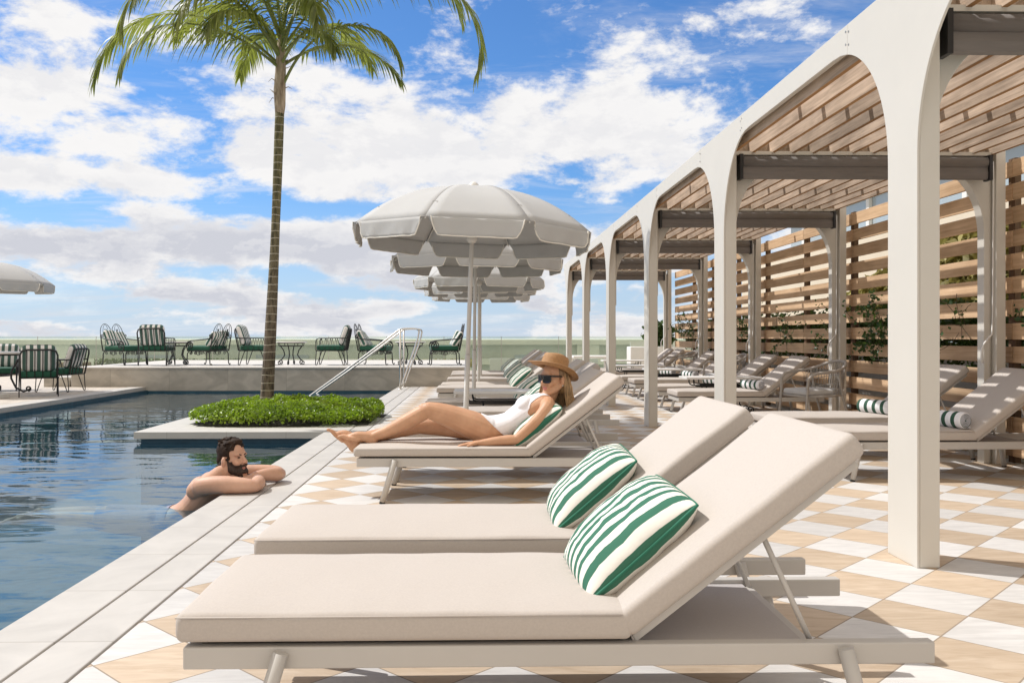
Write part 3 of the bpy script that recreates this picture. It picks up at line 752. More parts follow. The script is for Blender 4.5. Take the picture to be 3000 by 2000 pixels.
for i, yc in enumerate(YC):
    # transverse arch plate
    A, B_ = .38, .56; xl, xr = XT+.03, XB-.05; zt = 2.47
    pl = [(XT+.001, 1.55), (xl, 1.55), (xl, zt-B_)]
    for j in range(1, 13):
        a = math.pi/2*j/12
        pl.append((xl + A - A*math.cos(a), zt-B_ + B_*math.sin(a)))
    for j in range(12, -1, -1):
        a = math.pi/2*j/12
        pl.append((xr - A + A*math.cos(a), zt-B_ + B_*math.sin(a)))
    pl += [(xr, 0), (XB, 0), (XB, 2.70), (XT+.001, 2.70)]
    MB().prism(pl, 'y', yc-.02, yc+.08).build('cross_arch', m_cream, per, bevel=.004, recalc=True)
    MB().box(XB+.03, XB+.11, yc-.06, yc+.12, 0, 2.72).build('back_post', m_cream, per, bevel=.004)
    MB().box(XB+.002, XB+.028, yc+.01, yc+.06, 0, 2.5).build('back_rail', m_cream, per)
    # roller blinds
    if i > 0:
        br = MB().tube([(XT+.05, yc-.12, 2.487), (XB-.09, yc-.12, 2.487)], .047, 20).build('roller_blind', m_blind, per)
        fl = MB(); n = 14; rings = []
        rnd = random.Random(i)
        for xx in [XT+.05 + (XB-.09-XT-.05)*t/n for t in range(n+1)]:
            s = .003*rnd.uniform(-1, 1)
            rings.append([(xx, yc-.145+s, 2.445), (xx, yc-.155+s, 2.40), (xx, yc-.15+s, 2.355), (xx, yc-.125, 2.345), (xx, yc-.10, 2.36), (xx, yc-.10, 2.445)])
        fl.loft(rings, False); fl.build('blind_flap', m_blind, br, recalc=True)
        for xa in (XT+.022, XB-.088): MB().box(xa, xa+.026, yc-.17, yc-.075, 2.34, 2.545).build('blind_bracket', m_blackplastic, br)
        MB().box(XT+.002, XB-.052, yc-.13, yc-.021, 2.545, 2.575).build('head_rail', m_cream, br)
        MB().tube([(XB-.035, yc-.12, 2.5), (XB-.035, yc-.13, 2.3), (XB-.03, yc-.11, 1.2), (XB-.04, yc-.12, 1.08), (XB-.13, yc-.16, 1.0), (XB-.15, yc-.165, .95), (XB-.15, yc-.165, .84)], [.009, .007, .006, .010, .008, .010, .013], 8).build('crank_handle', m_polew, br)
# roof slats run from frame to frame
for i in range(len(YC)-1):
    sl = MB(); y_a, y_b = YC[i]+.082, YC[i+1]-.022
    rnd = random.Random(20+i)
    xx = XO + .066
    while xx < XB+.05:
        dz = rnd.uniform(-.004, .004)
        sl.box(xx, xx+.031, y_a+.03, y_b-.03, 2.562+dz, 2.694+dz)
        xx += .166
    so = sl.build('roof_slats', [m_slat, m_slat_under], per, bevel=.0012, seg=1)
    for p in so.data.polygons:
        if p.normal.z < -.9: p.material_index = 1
    for yh in (y_a, y_b-.029): MB().box(XT+.002, XB+.02, yh, yh+.029, 2.575, 2.70).build('timber_header', m_slat, per)
    ym = (y_a+y_b)/2
    for yh in (ym+.35,): MB().box(XT+.002, XB+.02, yh, yh+.05, 2.711, 2.745).build('roof_batten', m_slat, per)

# ---------------------------------------------------------------- slatted timber fence, planting and building behind it
XF = 4.47
fen = empty('timber_fence', (XF, 0, 0), label='tall warm timber fence of wide gapped boards behind the pergola', cat='fence')
for i in range(1, len(YC)-1):
    bd = MB(); rnd = random.Random(50+i)
    ya, yb = YC[i]+.005, YC[i+1]-.005; ym = (ya+yb)/2
    for k in range(13):
        zt = 2.535-.195*k
        for (p, q) in ((ya, ym-.003), (ym+.003, yb)):
            dx = rnd.uniform(-.003, .003)
            bd.box(dx, .026+dx, p, q, max(.03, zt-.136), zt+rnd.uniform(-.003, .003))
    bd.build('board_panel', m_board, fen, bevel=.004, seg=2)
    for yy in (ya+.05, ym, ):
        MB().box(.031, .085, yy-.045, yy+.045, 0, 2.56).build('fence_post', m_darkwood, fen)
o = MB().box(5.12, 5.3, 3.5, 20.2, -.2, .98).build('parapet_wall', m_lowwall); tag(o, 'pale grey low wall behind the timber fence', 'wall')
rnd = random.Random(9)
pts = [((4.56+abs(rnd.gauss(0, .2)), rnd.uniform(6, 19.6), 1.0+rnd.gauss(.10, .15)), (-.5, 0, .8)) for _ in range(14000)]
o = leaf_quads(pts, .075, seed=5).build('hedge', m_hedge); tag(o, 'dark leafy hedge showing through the gaps of the timber fence', 'hedge')
pts = []
for _ in range(9000):
    y = rnd.uniform(7.5, 13.2); top = 2.3 - max(0, y-10.2)*.25
    pts.append(((rnd.uniform(5.25, 5.9), y, rnd.uniform(1.1, max(1.2, top))), (-.6, 0, .4)))
o = leaf_quads(pts, .13, seed=6, up=.2).build('bamboo', m_bamboo); tag(o, 'pale yellow bamboo thicket behind the nearest part of the fence', 'bamboo')
bl = empty('cream_building', (8.4, 0, -18), label='cream rendered building with blue windows beyond the timber fence', cat='building')
MB().box(0, 10, 5, 28, 0, 21.3).build('wall', m_bldg, bl)
for k in range(7):
    y = 6.2+k*2.9
    f = MB().box(-.05, -.003, y, y+2.3, 21.3-.0, 21.3+.001).build('window_sill', m_frame, bl) if False else None
    w_ = MB().box(-.04, -.003, y, y+2.2, 18.0-.02+.35, 19.0).build('window', m_window, bl)
    MB().box(-.07, -.041, y+1.05, y+1.13, 18.35, 19.0).build('mullion', m_frame, w_)
MB().box(.5, 9.5, 5.5, 25, 21.3, 22.3).build('glass_storey', m_window, bl)
for k in range(10):
    MB().box(.42, .497, 5.8+k*2.0, 5.95+k*2.0, 21.3, 22.3).build('storey_mullion', m_white, bl)
MB().box(.2, 9.8, 5.2, 25.3, 22.303, 22.6).build('roof', m_white, bl)

def vine(y0, spread, n, seed, label, dens=1.0, xf=4.44):
    rr = random.Random(seed)
    root = empty('climbing_vine', (xf, y0, 1.0), label=label, cat='vine', group='vines climbing through the timber fence')
    st = MB(); pts = []
    for k in range(n):
        p = Vector((0, rr.uniform(-spread, spread), rr.uniform(-.05, .25)))
        path = [p.copy()]
        d = Vector((rr.uniform(-.5, .0), rr.uniform(-1, 1), rr.choice((1.0, .7, .8, -.5, .3)))).normalized()
        ln = rr.uniform(.15, .55)
        m_ = 7
        for j in range(m_):
            p = p + d*ln/m_
            p.x = min(0.005, max(-.16, p.x))
            d = (d + Vector((rr.gauss(0, .25), rr.gauss(0, .3), rr.gauss(0, .3)-.04))).normalized()
            path.append(p.copy())
            for q in range(max(1, int(2.2*dens))):
                if rr.random() < .8:
                    pts.append((p + Vector((rr.gauss(0, .022)-.012, rr.gauss(0, .03), rr.gauss(0, .03))), (-.7, -.3, .5)))
        st.tube(path, .0028, 5)
    st.build('stem', m_stem, root)
    leaf_quads(pts, .047, seed=seed, up=.35).build('foliage', m_vine, root)
    return root
vine(6.7, .35, 9, 1, 'trailing vine across the fence post at the right edge of the photo', 1.3)
vine(8.05, .55, 10, 2, 'wispy vine on the fence just right of the nearest column', .8)
vine(9.75, .28, 16, 3, 'dense hanging vine spray on the fence above the first striped towel', 2.6)
vine(11.9, 1.0, 16, 4, 'vine sprigs on the fence above the woven chair nearest the camera', 1.2)
vine(14.9, .9, 14, 5, 'vine sprigs on the fence between the middle back posts', 1.3)
vine(18.6, .8, 16, 6, 'bushy vine sprigs on the farthest fence panel', 1.8)
pl = empty('potted_shrub', (4.55, 22.6, 0), label='leafy green shrub in a white planter past the far end of the fence', cat='shrub')
MB().box(-.7, .7, -.3, .3, 0, .82).build('planter', m_white, pl, bevel=.02)
rnd = random.Random(4); pts = []
for _ in range(2600):
    u = Vector((rnd.gauss(0, 1), rnd.gauss(0, 1), rnd.gauss(0, 1))).normalized()*rnd.random()**.4
    pts.append(((u.x*.42+.1+.08*math.sin(9*u.z), u.y*.28, 1.15+u.z*.36+.05*math.sin(11*u.x)), (u.x, u.y, u.z+.4)))
leaf_quads(pts, .075, seed=8, up=.3).build('foliage', m_hedge, pl)
MB().tube([(.1, 0, .8), (.12, .02, 1.2), (.05, 0, 1.4)], .015, 6).build('stem', m_stem, pl)
# ---------------------------------------------------------------- sun loungers
def rr_ring(y0, y1, z0, z1, r, n=4, x=0.0, top=None):
    """rounded rectangle ring in the yz plane; top(y) lifts the upper side"""
    pts = []
    r = min(r, (y1-y0)/2*.98, (z1-z0)/2*.98)
    for (cy, cz, a0) in ((y1-r, z0+r, -90), (y1-r, z1-r, 0)):
        for i in range(n+1):
            a = R(a0 + 90*i/n); pts.append((cy + r*math.cos(a), cz + r*math.sin(a)))
    m = 8
    for i in range(1, m):
        pts.append((y1-r + (y0+r-(y1-r))*i/m, z1))
    for (cy, cz, a0) in ((y0+r, z1-r, 90), (y0+r, z0+r, 180)):
        for i in range(n+1):
            a = R(a0 + 90*i/n); pts.append((cy + r*math.cos(a), cz + r*math.sin(a)))
    out = []
    for y, z in pts:
        zz = z
        if top is not None: zz = z + top(y)*max(0, (z-z0)/(z1-z0))
        out.append((x, y, zz))
    return out

def cushion_rings(L, W, T, r, crown, seed=0, ns=26):
    rings = []
    xs = [0, r*.12, r*.35, r*.65, r] + [r + (L-2*r)*i/ns for i in range(1, ns)] + [L-r, L-r*.65, L-r*.35, L-r*.12, L]
    for x in xs:
        d = min(x, L-x)
        ins = r - math.sqrt(max(0, r*r-(r-d)**2)) if d < r else 0
        def top(y, x=x, d=d):
            q = 2*y/W - 1; p = 2*x/L - 1
            return crown*(1-q*q)*(1-abs(p)**5) + .004*mnoise.noise(Vector((x*5+seed*7, y*5, seed)))
        rings.append(rr_ring(ins, W-ins, ins*.8, T-ins*.8, r*.95, x=x, top=top))
    return rings

LEN, WID, HX, ANG = 1.89, .62, 1.115, R(37.8)
def make_lounger(seed=0, ang=ANG, T=.072, crown=.020):
    root = empty('sun_lounger')
    f = MB()
    f.box(0, LEN, 0, .036, .226, .281); f.box(0, LEN, WID-.036, WID, .226, .281)
    f.box(.002, .038, .037, WID-.037, .2275, .280)
    f.box(HX-.005, HX+.025, .037, WID-.037, .2295, .26); f.box(1.575, 1.605, .037, WID-.037, .2295, .26)
    f.box(.30, .33, .037, WID-.037, .2295, .255)
    f.build('frame', m_frame, root, bevel=.004)
    s = MB()
    s.box(HX+.027, 1.573, .037, WID-.037, .262, .268)
    s.build('sling_panel', m_sling, root)
    s = MB(); s.box(.039, HX-.006, .037, WID-.037, .262, .268); s.build('sling_panel', m_sling, root)
    for sx, x0, dx in ((0, .245, -.075), (1, 1.655, .06)):
        for sy in (0, 1):
            y_t = -.014 if sy == 0 else WID+.014
            y_b = y_t + (-.03 if sy == 0 else .03)
            lg = MB().tube([(x0, y_t, .272), (x0+dx, y_b, .012)], .0195, 14).build('leg', m_frame, root)
            MB().tube([(x0+dx, y_b, .012), (x0+dx*1.04, y_b*1.0, 0)], .0185, 12).build('foot', m_blackplastic, lg)
            hb = MB().box(x0-.013, x0+.013, min(y_t, 0) if sy == 0 else WID-.001, .001 if sy == 0 else max(y_t, WID), .243, .268)
    M_ = Matrix.Translation((HX, 0, .288)) @ Matrix.Rotation(-ang, 4, 'Y')
    def tf(mb):
        mb.v = [tuple(M_ @ Vector(p)) for p in mb.v]; return mb
    bf = MB()
    bf.box(.01, .735, .03, .05, -.022, -.002); bf.box(.01, .735, WID-.05, WID-.03, -.022, -.002)
    bf.box(.715, .7352, .051, WID-.051, -.0215, -.0025); bf.box(.012, .032, .051, WID-.051, -.0215, -.0025)
    tf(bf).build('back_frame', m_frame, root, bevel=.003)
    sp = MB(); sp.box(.033, .714, .051, WID-.051, -.013, -.008); tf(sp).build('back_sling', m_sling, root)
    for yy in (.045, WID-.045):
        p = M_ @ Vector((.43, yy, -.02)); q = M_ @ Vector((.34, yy+(.05 if yy < .3 else -.05), -.02))
        t = MB().tube([p, (1.60, yy, .245)], .0075, 8)
        if yy < .3: t.tube([(1.598, yy, .2455), (1.598, WID-yy, .2455)], .006, 8)
        t.build('support_strut', m_frame, root)
    c = MB(); c.loft([[(p[0]-.022, p[1]-.004, p[2]+.291) for p in r] for r in cushion_rings(HX+.03, WID+.008, T, .020, crown, seed)])
    sc_ = c.build('seat_cushion', m_cushion, root)
    c = MB(); c.loft([[(p[0]+.004, p[1]-.004, p[2]+.003) for p in r] for r in cushion_rings(.765, WID+.008, .068, .020, .014, seed+1)])
    tf(c).build('back_cushion', m_cushion_r, root)
    # stitched seam round the seat cushion
    e = MB(); z_ = .291+T*.90
    e.tube([(-.018, -.0035, z_), (HX-.02, -.0035, z_)], .0022, 6)
    e.build('seam', m_cushion, sc_)
    return root

lg0 = [make_lounger(0), make_lounger(5), make_lounger(9, ANG, .056, .010)]
used = [False, False, False]
def put_lounger(x, y, label, group, rz=0.0, k=0):
    if not used[k]: o = lg0[k]; used[k] = True
    else: o = copy_tree(lg0[k])
    o.location = (x, y, 0); o.rotation_euler = (0, 0, R(rz))
    return tag(o, label, 'sun lounger', group)
GP, GC = 'sun loungers along the pool', 'sun loungers under the pergola'
left_row = [
 (-.734, 2.21, 'sun lounger nearest the camera, its pale frame crossing the bottom of the photo', .1),
 (-.752, 3.05, 'empty sun lounger between the nearest lounger and the reclining woman', 0),
 (-.777, 5.65, 'sun lounger carrying the reclining woman in the straw hat', -.5),
 (-.770, 6.50, 'sun lounger hidden mostly behind the reclining woman, directly beyond hers', 0),
 (-.570, 8.25, 'sun lounger just beyond the first umbrella pole, in front of the pale side table', 0),
 (-.555, 9.46, 'sun lounger directly behind the pale side table in the poolside row', 0),
 (-.560, 12.2, 'sun lounger with its white frame end showing left of the side table', 0),
 (-.540, 13.1, 'fourth sun lounger from the far end of the poolside row', 0),
 (-.510, 14.9, 'third sun lounger from the far end of the poolside row', .4),
 (-.500, 16.7, 'second sun lounger from the far end of the poolside row', 0),
 (-.515, 17.7, 'farthest sun lounger of the poolside row, nearest the glass', 0)]
for i, (x, y, lab, rz) in enumerate(left_row):
    put_lounger(x, y, lab, GP, rz, 2 if i == 2 else i % 2)
cab_row = [
 (2.565, 6.45, 'shaded sun lounger behind the nearest pergola column, holding the white-ended towel'),
 (2.55, 7.58, 'second shaded sun lounger past the nearest pergola column'),
 (2.57, 11.3, 'shaded sun lounger beside the woven armchair nearest the camera'),
 (2.56, 12.52, 'shaded sun lounger just behind the pergola side table nearest the camera'),
 (2.58, 14.5, 'shaded sun lounger in the middle pergola bay, in front of the second side table'),
 (2.57, 15.7, 'shaded sun lounger in the middle pergola bay, behind the second side table'),
 (2.57, 18.25, 'second farthest shaded sun lounger under the pergola'),
 (2.57, 19.25, 'farthest shaded sun lounger under the pergola')]
for i, (x, y, lab) in enumerate(cab_row):
    put_lounger(x, y, lab, GC, 0, i % 2)

# ---------------------------------------------------------------- pillows and towels
def make_pillow(seed=0, a=.200, b=.212, t=.083):
    n = 26; vs = []; fs = []
    def P(u, v, s):
        k = max(0, (1-u**4)*(1-v**4))
        th = t*k**.46*(1-.20*(u*u+v*v))
        q_ = u*u*v*v
        x = a*u*(1 - .03*(1-v*v) - .045*q_); y = b*v*(1 - .03*(1-u*u) - .045*q_)
        w = .007*mnoise.noise(Vector((u*2.5+seed, v*2.5, s*2)))*k**.3 + .004*mnoise.noise(Vector((u*6+seed, v*6, s*2+4)))*k**.25
        return (x, y, s*th + w)
    for s in (1, -1):
        for i in range(n+1):
            for j in range(n+1):
                u = math.sin(math.pi/2*(2*i/n-1)); v = math.sin(math.pi/2*(2*j/n-1))
                vs.append(P(u, v, s))
    m = (n+1)**2
    for i in range(n):
        for j in range(n):
            q = i*(n+1)+j
            fs.append((q, q+n+1, q+n+2, q+1)); fs.append((m+q, m+q+1, m+q+n+2, m+q+n+1))
    o = MB().add(vs, fs, True).build('pillow', m_pillow)
    path = []
    K = 24
    for (u0, v0, u1, v1) in ((-1,-1,1,-1), (1,-1,1,1), (1,1,-1,1), (-1,1,-1,-1)):
        for k in range(K):
            u = u0+(u1-u0)*k/K; v = v0+(v1-v0)*k/K
            path.append(P(u, v, 1))
    MB().tube(path, .0048, 6, closed=True).build('piping', m_piping, o)
    return o
pil0 = [make_pillow(0), make_pillow(3.3)]; pu = [False, False]
def put_pillow(x, y, z, label, ang=40, rz=0, roll=0, k=0, sc=1.0):
    if not pu[k]: o = pil0[k]; pu[k] = True
    else: o = copy_tree(pil0[k])
    o.location = (x, y, z)
    o.rotation_euler = (Matrix.Rotation(R(rz), 4, 'Z') @ Matrix.Rotation(-R(ang), 4, 'Y') @ Matrix.Rotation(R(roll), 4, 'X')).to_euler()
    o.scale = (sc, sc, sc)
    return tag(o, label, 'pillow', 'green and white striped pillows')
put_pillow(.425, 2.54, .487, 'green striped pillow on the sun lounger nearest the camera', 41, 2, 3, 0, 1.0)
put_pillow(.425, 3.37, .487, 'green striped pillow on the second empty lounger from the camera', 41, -2, 2, 1, 1.0)
put_pillow(.385, 5.93, .475, 'green striped pillow behind the back of the reclining woman', 39, 0, 2, 0, 1.02)
plab = ['striped pillow on the lounger just behind the reclining woman', 'striped pillow beside the face of the woman, in front of the side table',
        'striped pillow on the lounger behind the side table', 'large bright striped pillow left of the hat brim', 'striped pillow fourth from the far end of the poolside row',
        'striped pillow third from the far end of the poolside row', 'striped pillow second from the far end of the poolside row', 'striped pillow on the farthest poolside lounger']
for i, lab in enumerate(plab):
    x, y = left_row[3+i][0], left_row[3+i][1]
    put_pillow(x+1.16-.03*(i % 3), y+.30+.02*(i % 2), .485, lab, 42, (i*37 % 9)-4, 2, i % 2)

def make_towel():
    L, r = .34, .062
    root = empty('rolled_towel')
    rings = []
    for x, k in ((-L/2, .86), (-L/2+.006, .96), (-L/2+.02, 1), (-L/6, 1.02), (L/6, 1.0), (L/2-.02, 1), (L/2-.006, .96), (L/2, .86)):
        rings.append([(x, r*k*math.cos(2*math.pi*i/28), r*k*math.sin(2*math.pi*i/28)) for i in range(28)])
    MB().loft(rings).build('roll', m_towel, root)
    for s in (-1, 1):
        pts = [(s*(L/2+.0005), (r*.84-.0105*a/6.283)*math.cos(a), (r*.84-.0105*a/6.283)*math.sin(a)) for a in [i*.28 for i in range(1, 100)] if r*.84-.0105*a/6.283 > .006]
        MB().tube(pts, .0040, 6).build('spiral_end', m_towel_g, root)
    MB().loft([[(x, y, z) for (y, z) in ((r*.55, -r*.98), (r*1.18, -r*.99), (r*1.2, -r*.92), (r*.75, -r*.66))] for x in (-L/2+.01, L/2-.01)], False).build('loose_edge', m_towel_w, root)
    return root
tw0 = make_towel()
tl = [(3.57, 6.66, 'rolled striped towel with a pale spiral end on the lounger right of the nearest column', -72), (3.56, 7.84, 'rolled striped towel half hidden by the left side of the nearest column', -64),
      (3.60, 11.55, 'rolled striped towel on the lounger beside the woven armchair', -64), (3.42, 12.8, 'rolled striped towel seen above the nearest pergola side table', -62),
      (3.55, 14.78, 'rolled striped towel on the lounger before the second pergola side table', -66), (3.42, 15.95, 'rolled striped towel behind the second pergola side table', -60)]
for i, (x, y, lab, rz) in enumerate(tl):
    o = tw0 if i == 0 else copy_tree(tw0)
    o.location = (x, y, .372+.062); o.rotation_euler = (0, 0, R(rz))
    tag(o, lab, 'towel', 'rolled striped towels')

# ---------------------------------------------------------------- umbrellas
def make_umbrella():
    root = empty('patio_umbrella')
    Rm, zr, zt = 1.05, 1.97, 2.36
    MB().lathe([(.20, 0), (.20, .03), (.06, .045), (.035, .09)], 20).build('base', m_polew, root)
    MB().tube([(0, 0, .04), (0, 0, .9)], .0235, 14).tube([(0, 0, .9), (0, 0, 2.34)], .0195, 14).build('pole', m_polew, root)
    MB().lathe([(.005, 2.335), (.022, 2.345), (.05, 2.352), (.05, 2.362), (.042, 2.392), (.022, 2.41), (.003, 2.415)], 16).build('finial', m_polew, root)
    def corner(k): return R(22.5+45*k)
    def pt(k, s, t):
        """panel k, s across 0..1, t from centre to rim"""
        a0, a1 = corner(k), corner(k+1)
        p = Vector((math.cos(a0), math.sin(a0), 0)).lerp(Vector((math.cos(a1), math.sin(a1), 0)), s)
        sag = .03*math.sin(math.pi*s)*t*(1-t)
        return Vector((p.x*Rm*t, p.y*Rm*t, zr + (zt-zr)*(1-t**2.35) - sag))
    cv = MB(); ns, nt_ = 8, 14
    for k in range(8):
        vs = [pt(k, i/ns, j/nt_) for j in range(1, nt_+1) for i in range(ns+1)]
        fs = [(j*(ns+1)+i, j*(ns+1)+i+1, (j+1)*(ns+1)+i+1, (j+1)*(ns+1)+i) for j in range(nt_-1) for i in range(ns)]
        vs.append(Vector((0, 0, zt))); c = len(vs)-1
        fs += [(i, i+1, c)[::-1] for i in range(ns)]
        cv.add(vs, fs, True)
    o = cv.build('canopy', m_canvas, root)
    sd_ = o.modifiers.new('thick', 'SOLIDIFY'); sd_.thickness = .004
    va = MB(); tr = MB()
    rn = random.Random(5)
    for k in range(8):
        A = pt(k, 0, 1); B_ = pt(k, 1, 1)
        outw = Vector(((A.x+B_.x)/2, (A.y+B_.y)/2, 0)).normalized()
        along = (B_-A).normalized(); W = (B_-A).length; D = .142
        N_ = 22; M__ = 6; vs = []
        ph = rn.uniform(0, 6)
        def prof(s):   # flap depth by position: rounded lower corners, narrow gap at the ribs
            d = min(s, 1-s)
            return D*min(1, (max(0, d-.012)/.075))**.45
        def pos(s, q):
            base = A.lerp(B_, s); base.z -= .022*math.sin(math.pi*s)*.7*0 
            dep = prof(s)*q
            wv = .008*math.sin(s*15+ph)*q + .007*math.sin(s*38+ph*2+q*3)*q + .005*math.sin(s*71+ph*3-q*4)*q*q
            return base + outw*(.012*q + wv) + Vector((0, 0, -dep + .002))
        # gather flaps inwards towards the bottom
        def pos2(s, q):
            s2 = .5 + (s-.5)*(1-.10*q)
            p = pos(s, q); sh = A.lerp(B_, s2) - A.lerp(B_, s)
            return p + sh
        ss = [.5-.5*math.cos(math.pi*i/N_) for i in range(N_+1)]
        vs = [pos2(s, q/M__) for q in range(M__+1) for s in ss]
        fs = [(q*(N_+1)+i, q*(N_+1)+i+1, (q+1)*(N_+1)+i+1, (q+1)*(N_+1)+i) for q in range(M__) for i in range(N_)]
        va.add(vs, fs, True)
        tr.tube([pos2(s, 1.0)+outw*.001 for s in ss], .0052, 6)
    o = va.build('valance', m_canvas, root); tr.build('binding', m_trim, o)
    sd_ = o.modifiers.new('thick', 'SOLIDIFY'); sd_.thickness = .003
    for k in range(8):
        rb = MB().tube([pt(k, 0, t/8) - Vector((0, 0, .012)) for t in range(1, 9)], .0055, 6).build('rib', m_polew, root)
        q = pt(k, 0, .62) - Vector((0, 0, .018))
        MB().tube([(.04*math.cos(corner(k)), .04*math.sin(corner(k)), 1.93), q], .005, 6).build('strut', m_polew, rb)
        MB().obox(Matrix.Translation(pt(k, 0, .80)-Vector((0, 0, .02))) @ Matrix.Rotation(corner(k), 4, 'Z'), .03, .02, .006).build('rib_pocket', m_canvas, rb)
    MB().lathe([(.03, 1.88), (.045, 1.90), (.045, 1.95), (.03, 1.97)], 14).build('runner', m_polew, root)
    return root
um0 = make_umbrella()
ul = [(-.125, 7.75, 'large pale grey umbrella, front one of the poolside row', 2.0, 3, 1.0), (-.06, 10.55, 'second pale grey umbrella in the poolside row, half hidden by the front one', .6, 8, 1.0),
      (-.0, 14.2, 'third pale grey umbrella in the poolside row with a pointed flap gap to the front', 0, 24, 1.0), (.045, 16.3, 'fourth pale grey umbrella in the poolside row', -.6, 10, 1.0),
      (.03, 18.75, 'farthest pale grey umbrella in the poolside row', .4, 14, 1.0), (-9.25, 16.9, 'pale grey umbrella over the dining set at the left edge of the photo', 1.0, 10, 1.05)]
for i, (x, y, lab, tilt, rz, s) in enumerate(ul):
    o = um0 if i == 0 else copy_tree(um0)
    o.location = (x, y, 0); o.rotation_euler = (R(.5), R(tilt), R(rz)); o.scale = (s, s, s)
    tag(o, lab, 'umbrella', 'pale grey umbrellas')

# ---------------------------------------------------------------- wrought iron furniture
def spiral(c, r0, r1, a0, turns, ax, ay, n=26):
    c = Vector(c); out = []
    for i in range(n+1):
        t = i/n; a = a0 + turns*2*math.pi*t; r = r0 + (r1-r0)*t
        out.append(c + Vector(ax)*r*math.cos(a) + Vector(ay)*r*math.sin(a))
    return out
def rbox(cx0, cx1, cy0, cy1, z0, z1, r, crown=.0):
    rings = cushion_rings(cx1-cx0, cy1-cy0, z1-z0, r, crown, 1, 10)
    m = MB(); m.loft([[(p[0]+cx0, p[1]+cy0, p[2]+z0) for p in q] for q in rings]); return m

def back_M(x, z, tilt): return Matrix.Translation((x, 0, z)) @ Matrix.Rotation(-tilt, 4, 'Y')
def make_bar_chair():
    """faces +x"""
    root = empty('iron_armchair')
    w, d0, d1, zs = .31, -.28, .34, .335
    MB().tube([(d0,-w,zs),(d1,-w,zs),(d1,w,zs),(d0,w,zs)], 0.0121, 6, closed=True).tube([(0,-w,zs),(0,w,zs)], 0.0081, 6).build('seat_frame', m_iron, root)
    for sx in (d0, d1):
        for sy in (-w, w):
            s1 = 1 if sx > 0 else -1; s2 = 1 if sy > 0 else -1
            MB().tube([(sx-s1*.17, sy, zs), (sx-s1*.12, sy, zs-.02), (sx-s1*.01, sy, .012), (sx+s1*.01, sy, 0), (sx+s1*.022, sy, .02), (sx, sy-s2*.0, zs)], 0.0101, 6).build('leg', m_iron, root)
    bk = MB()
    def bp(y, h): return (d0-.02-.20*h, y, zs+h)
    bk.tube([bp(-.29, 0), bp(-.30, .40), bp(-.27, .475), bp(-.2, .50), bp(.2, .50), bp(.27, .475), bp(.30, .40), bp(.29, 0)], 0.0162, 6)
    for y in (-.19, -.063, .063, .19): bk.tube([bp(y, 0), bp(y, .5)], .0085, 6)
    bk.build('backrest', m_iron, root)
    for sy in (-1, 1):
        y = sy*w; a = MB()
        a.tube([bp(y, .29), (d0+.1, y, zs+.285), (d1-.05, y, zs+.28), (d1+.01, y, zs+.24), (d1+.01, y, zs)], 0.0121, 6)
        n = 5; x0 = d0+.02; st = (d1-x0)/n
        for i in range(n):
            a.tube([(x0+i*st, y, zs+.28), (x0+(i+.5)*st, y, zs), (x0+(i+1)*st, y, zs+.28)], 0.0061, 5)
        a.build('armrest', m_iron, root)
    rbox(d0+.01, d1, -w+.015, w-.015, zs+.005, zs+.115, .03, .015).build('seat_cushion', m_seat_green, root)
    c = rbox(0, .50, -.28, .28, 0, .125, .095, .02)
    Mx = back_M(d0+.155, zs+.135, R(109))
    c.v = [tuple(Mx @ Vector(p)) for p in c.v]
    c.build('back_cushion', m_back_stripe, root)
    return root
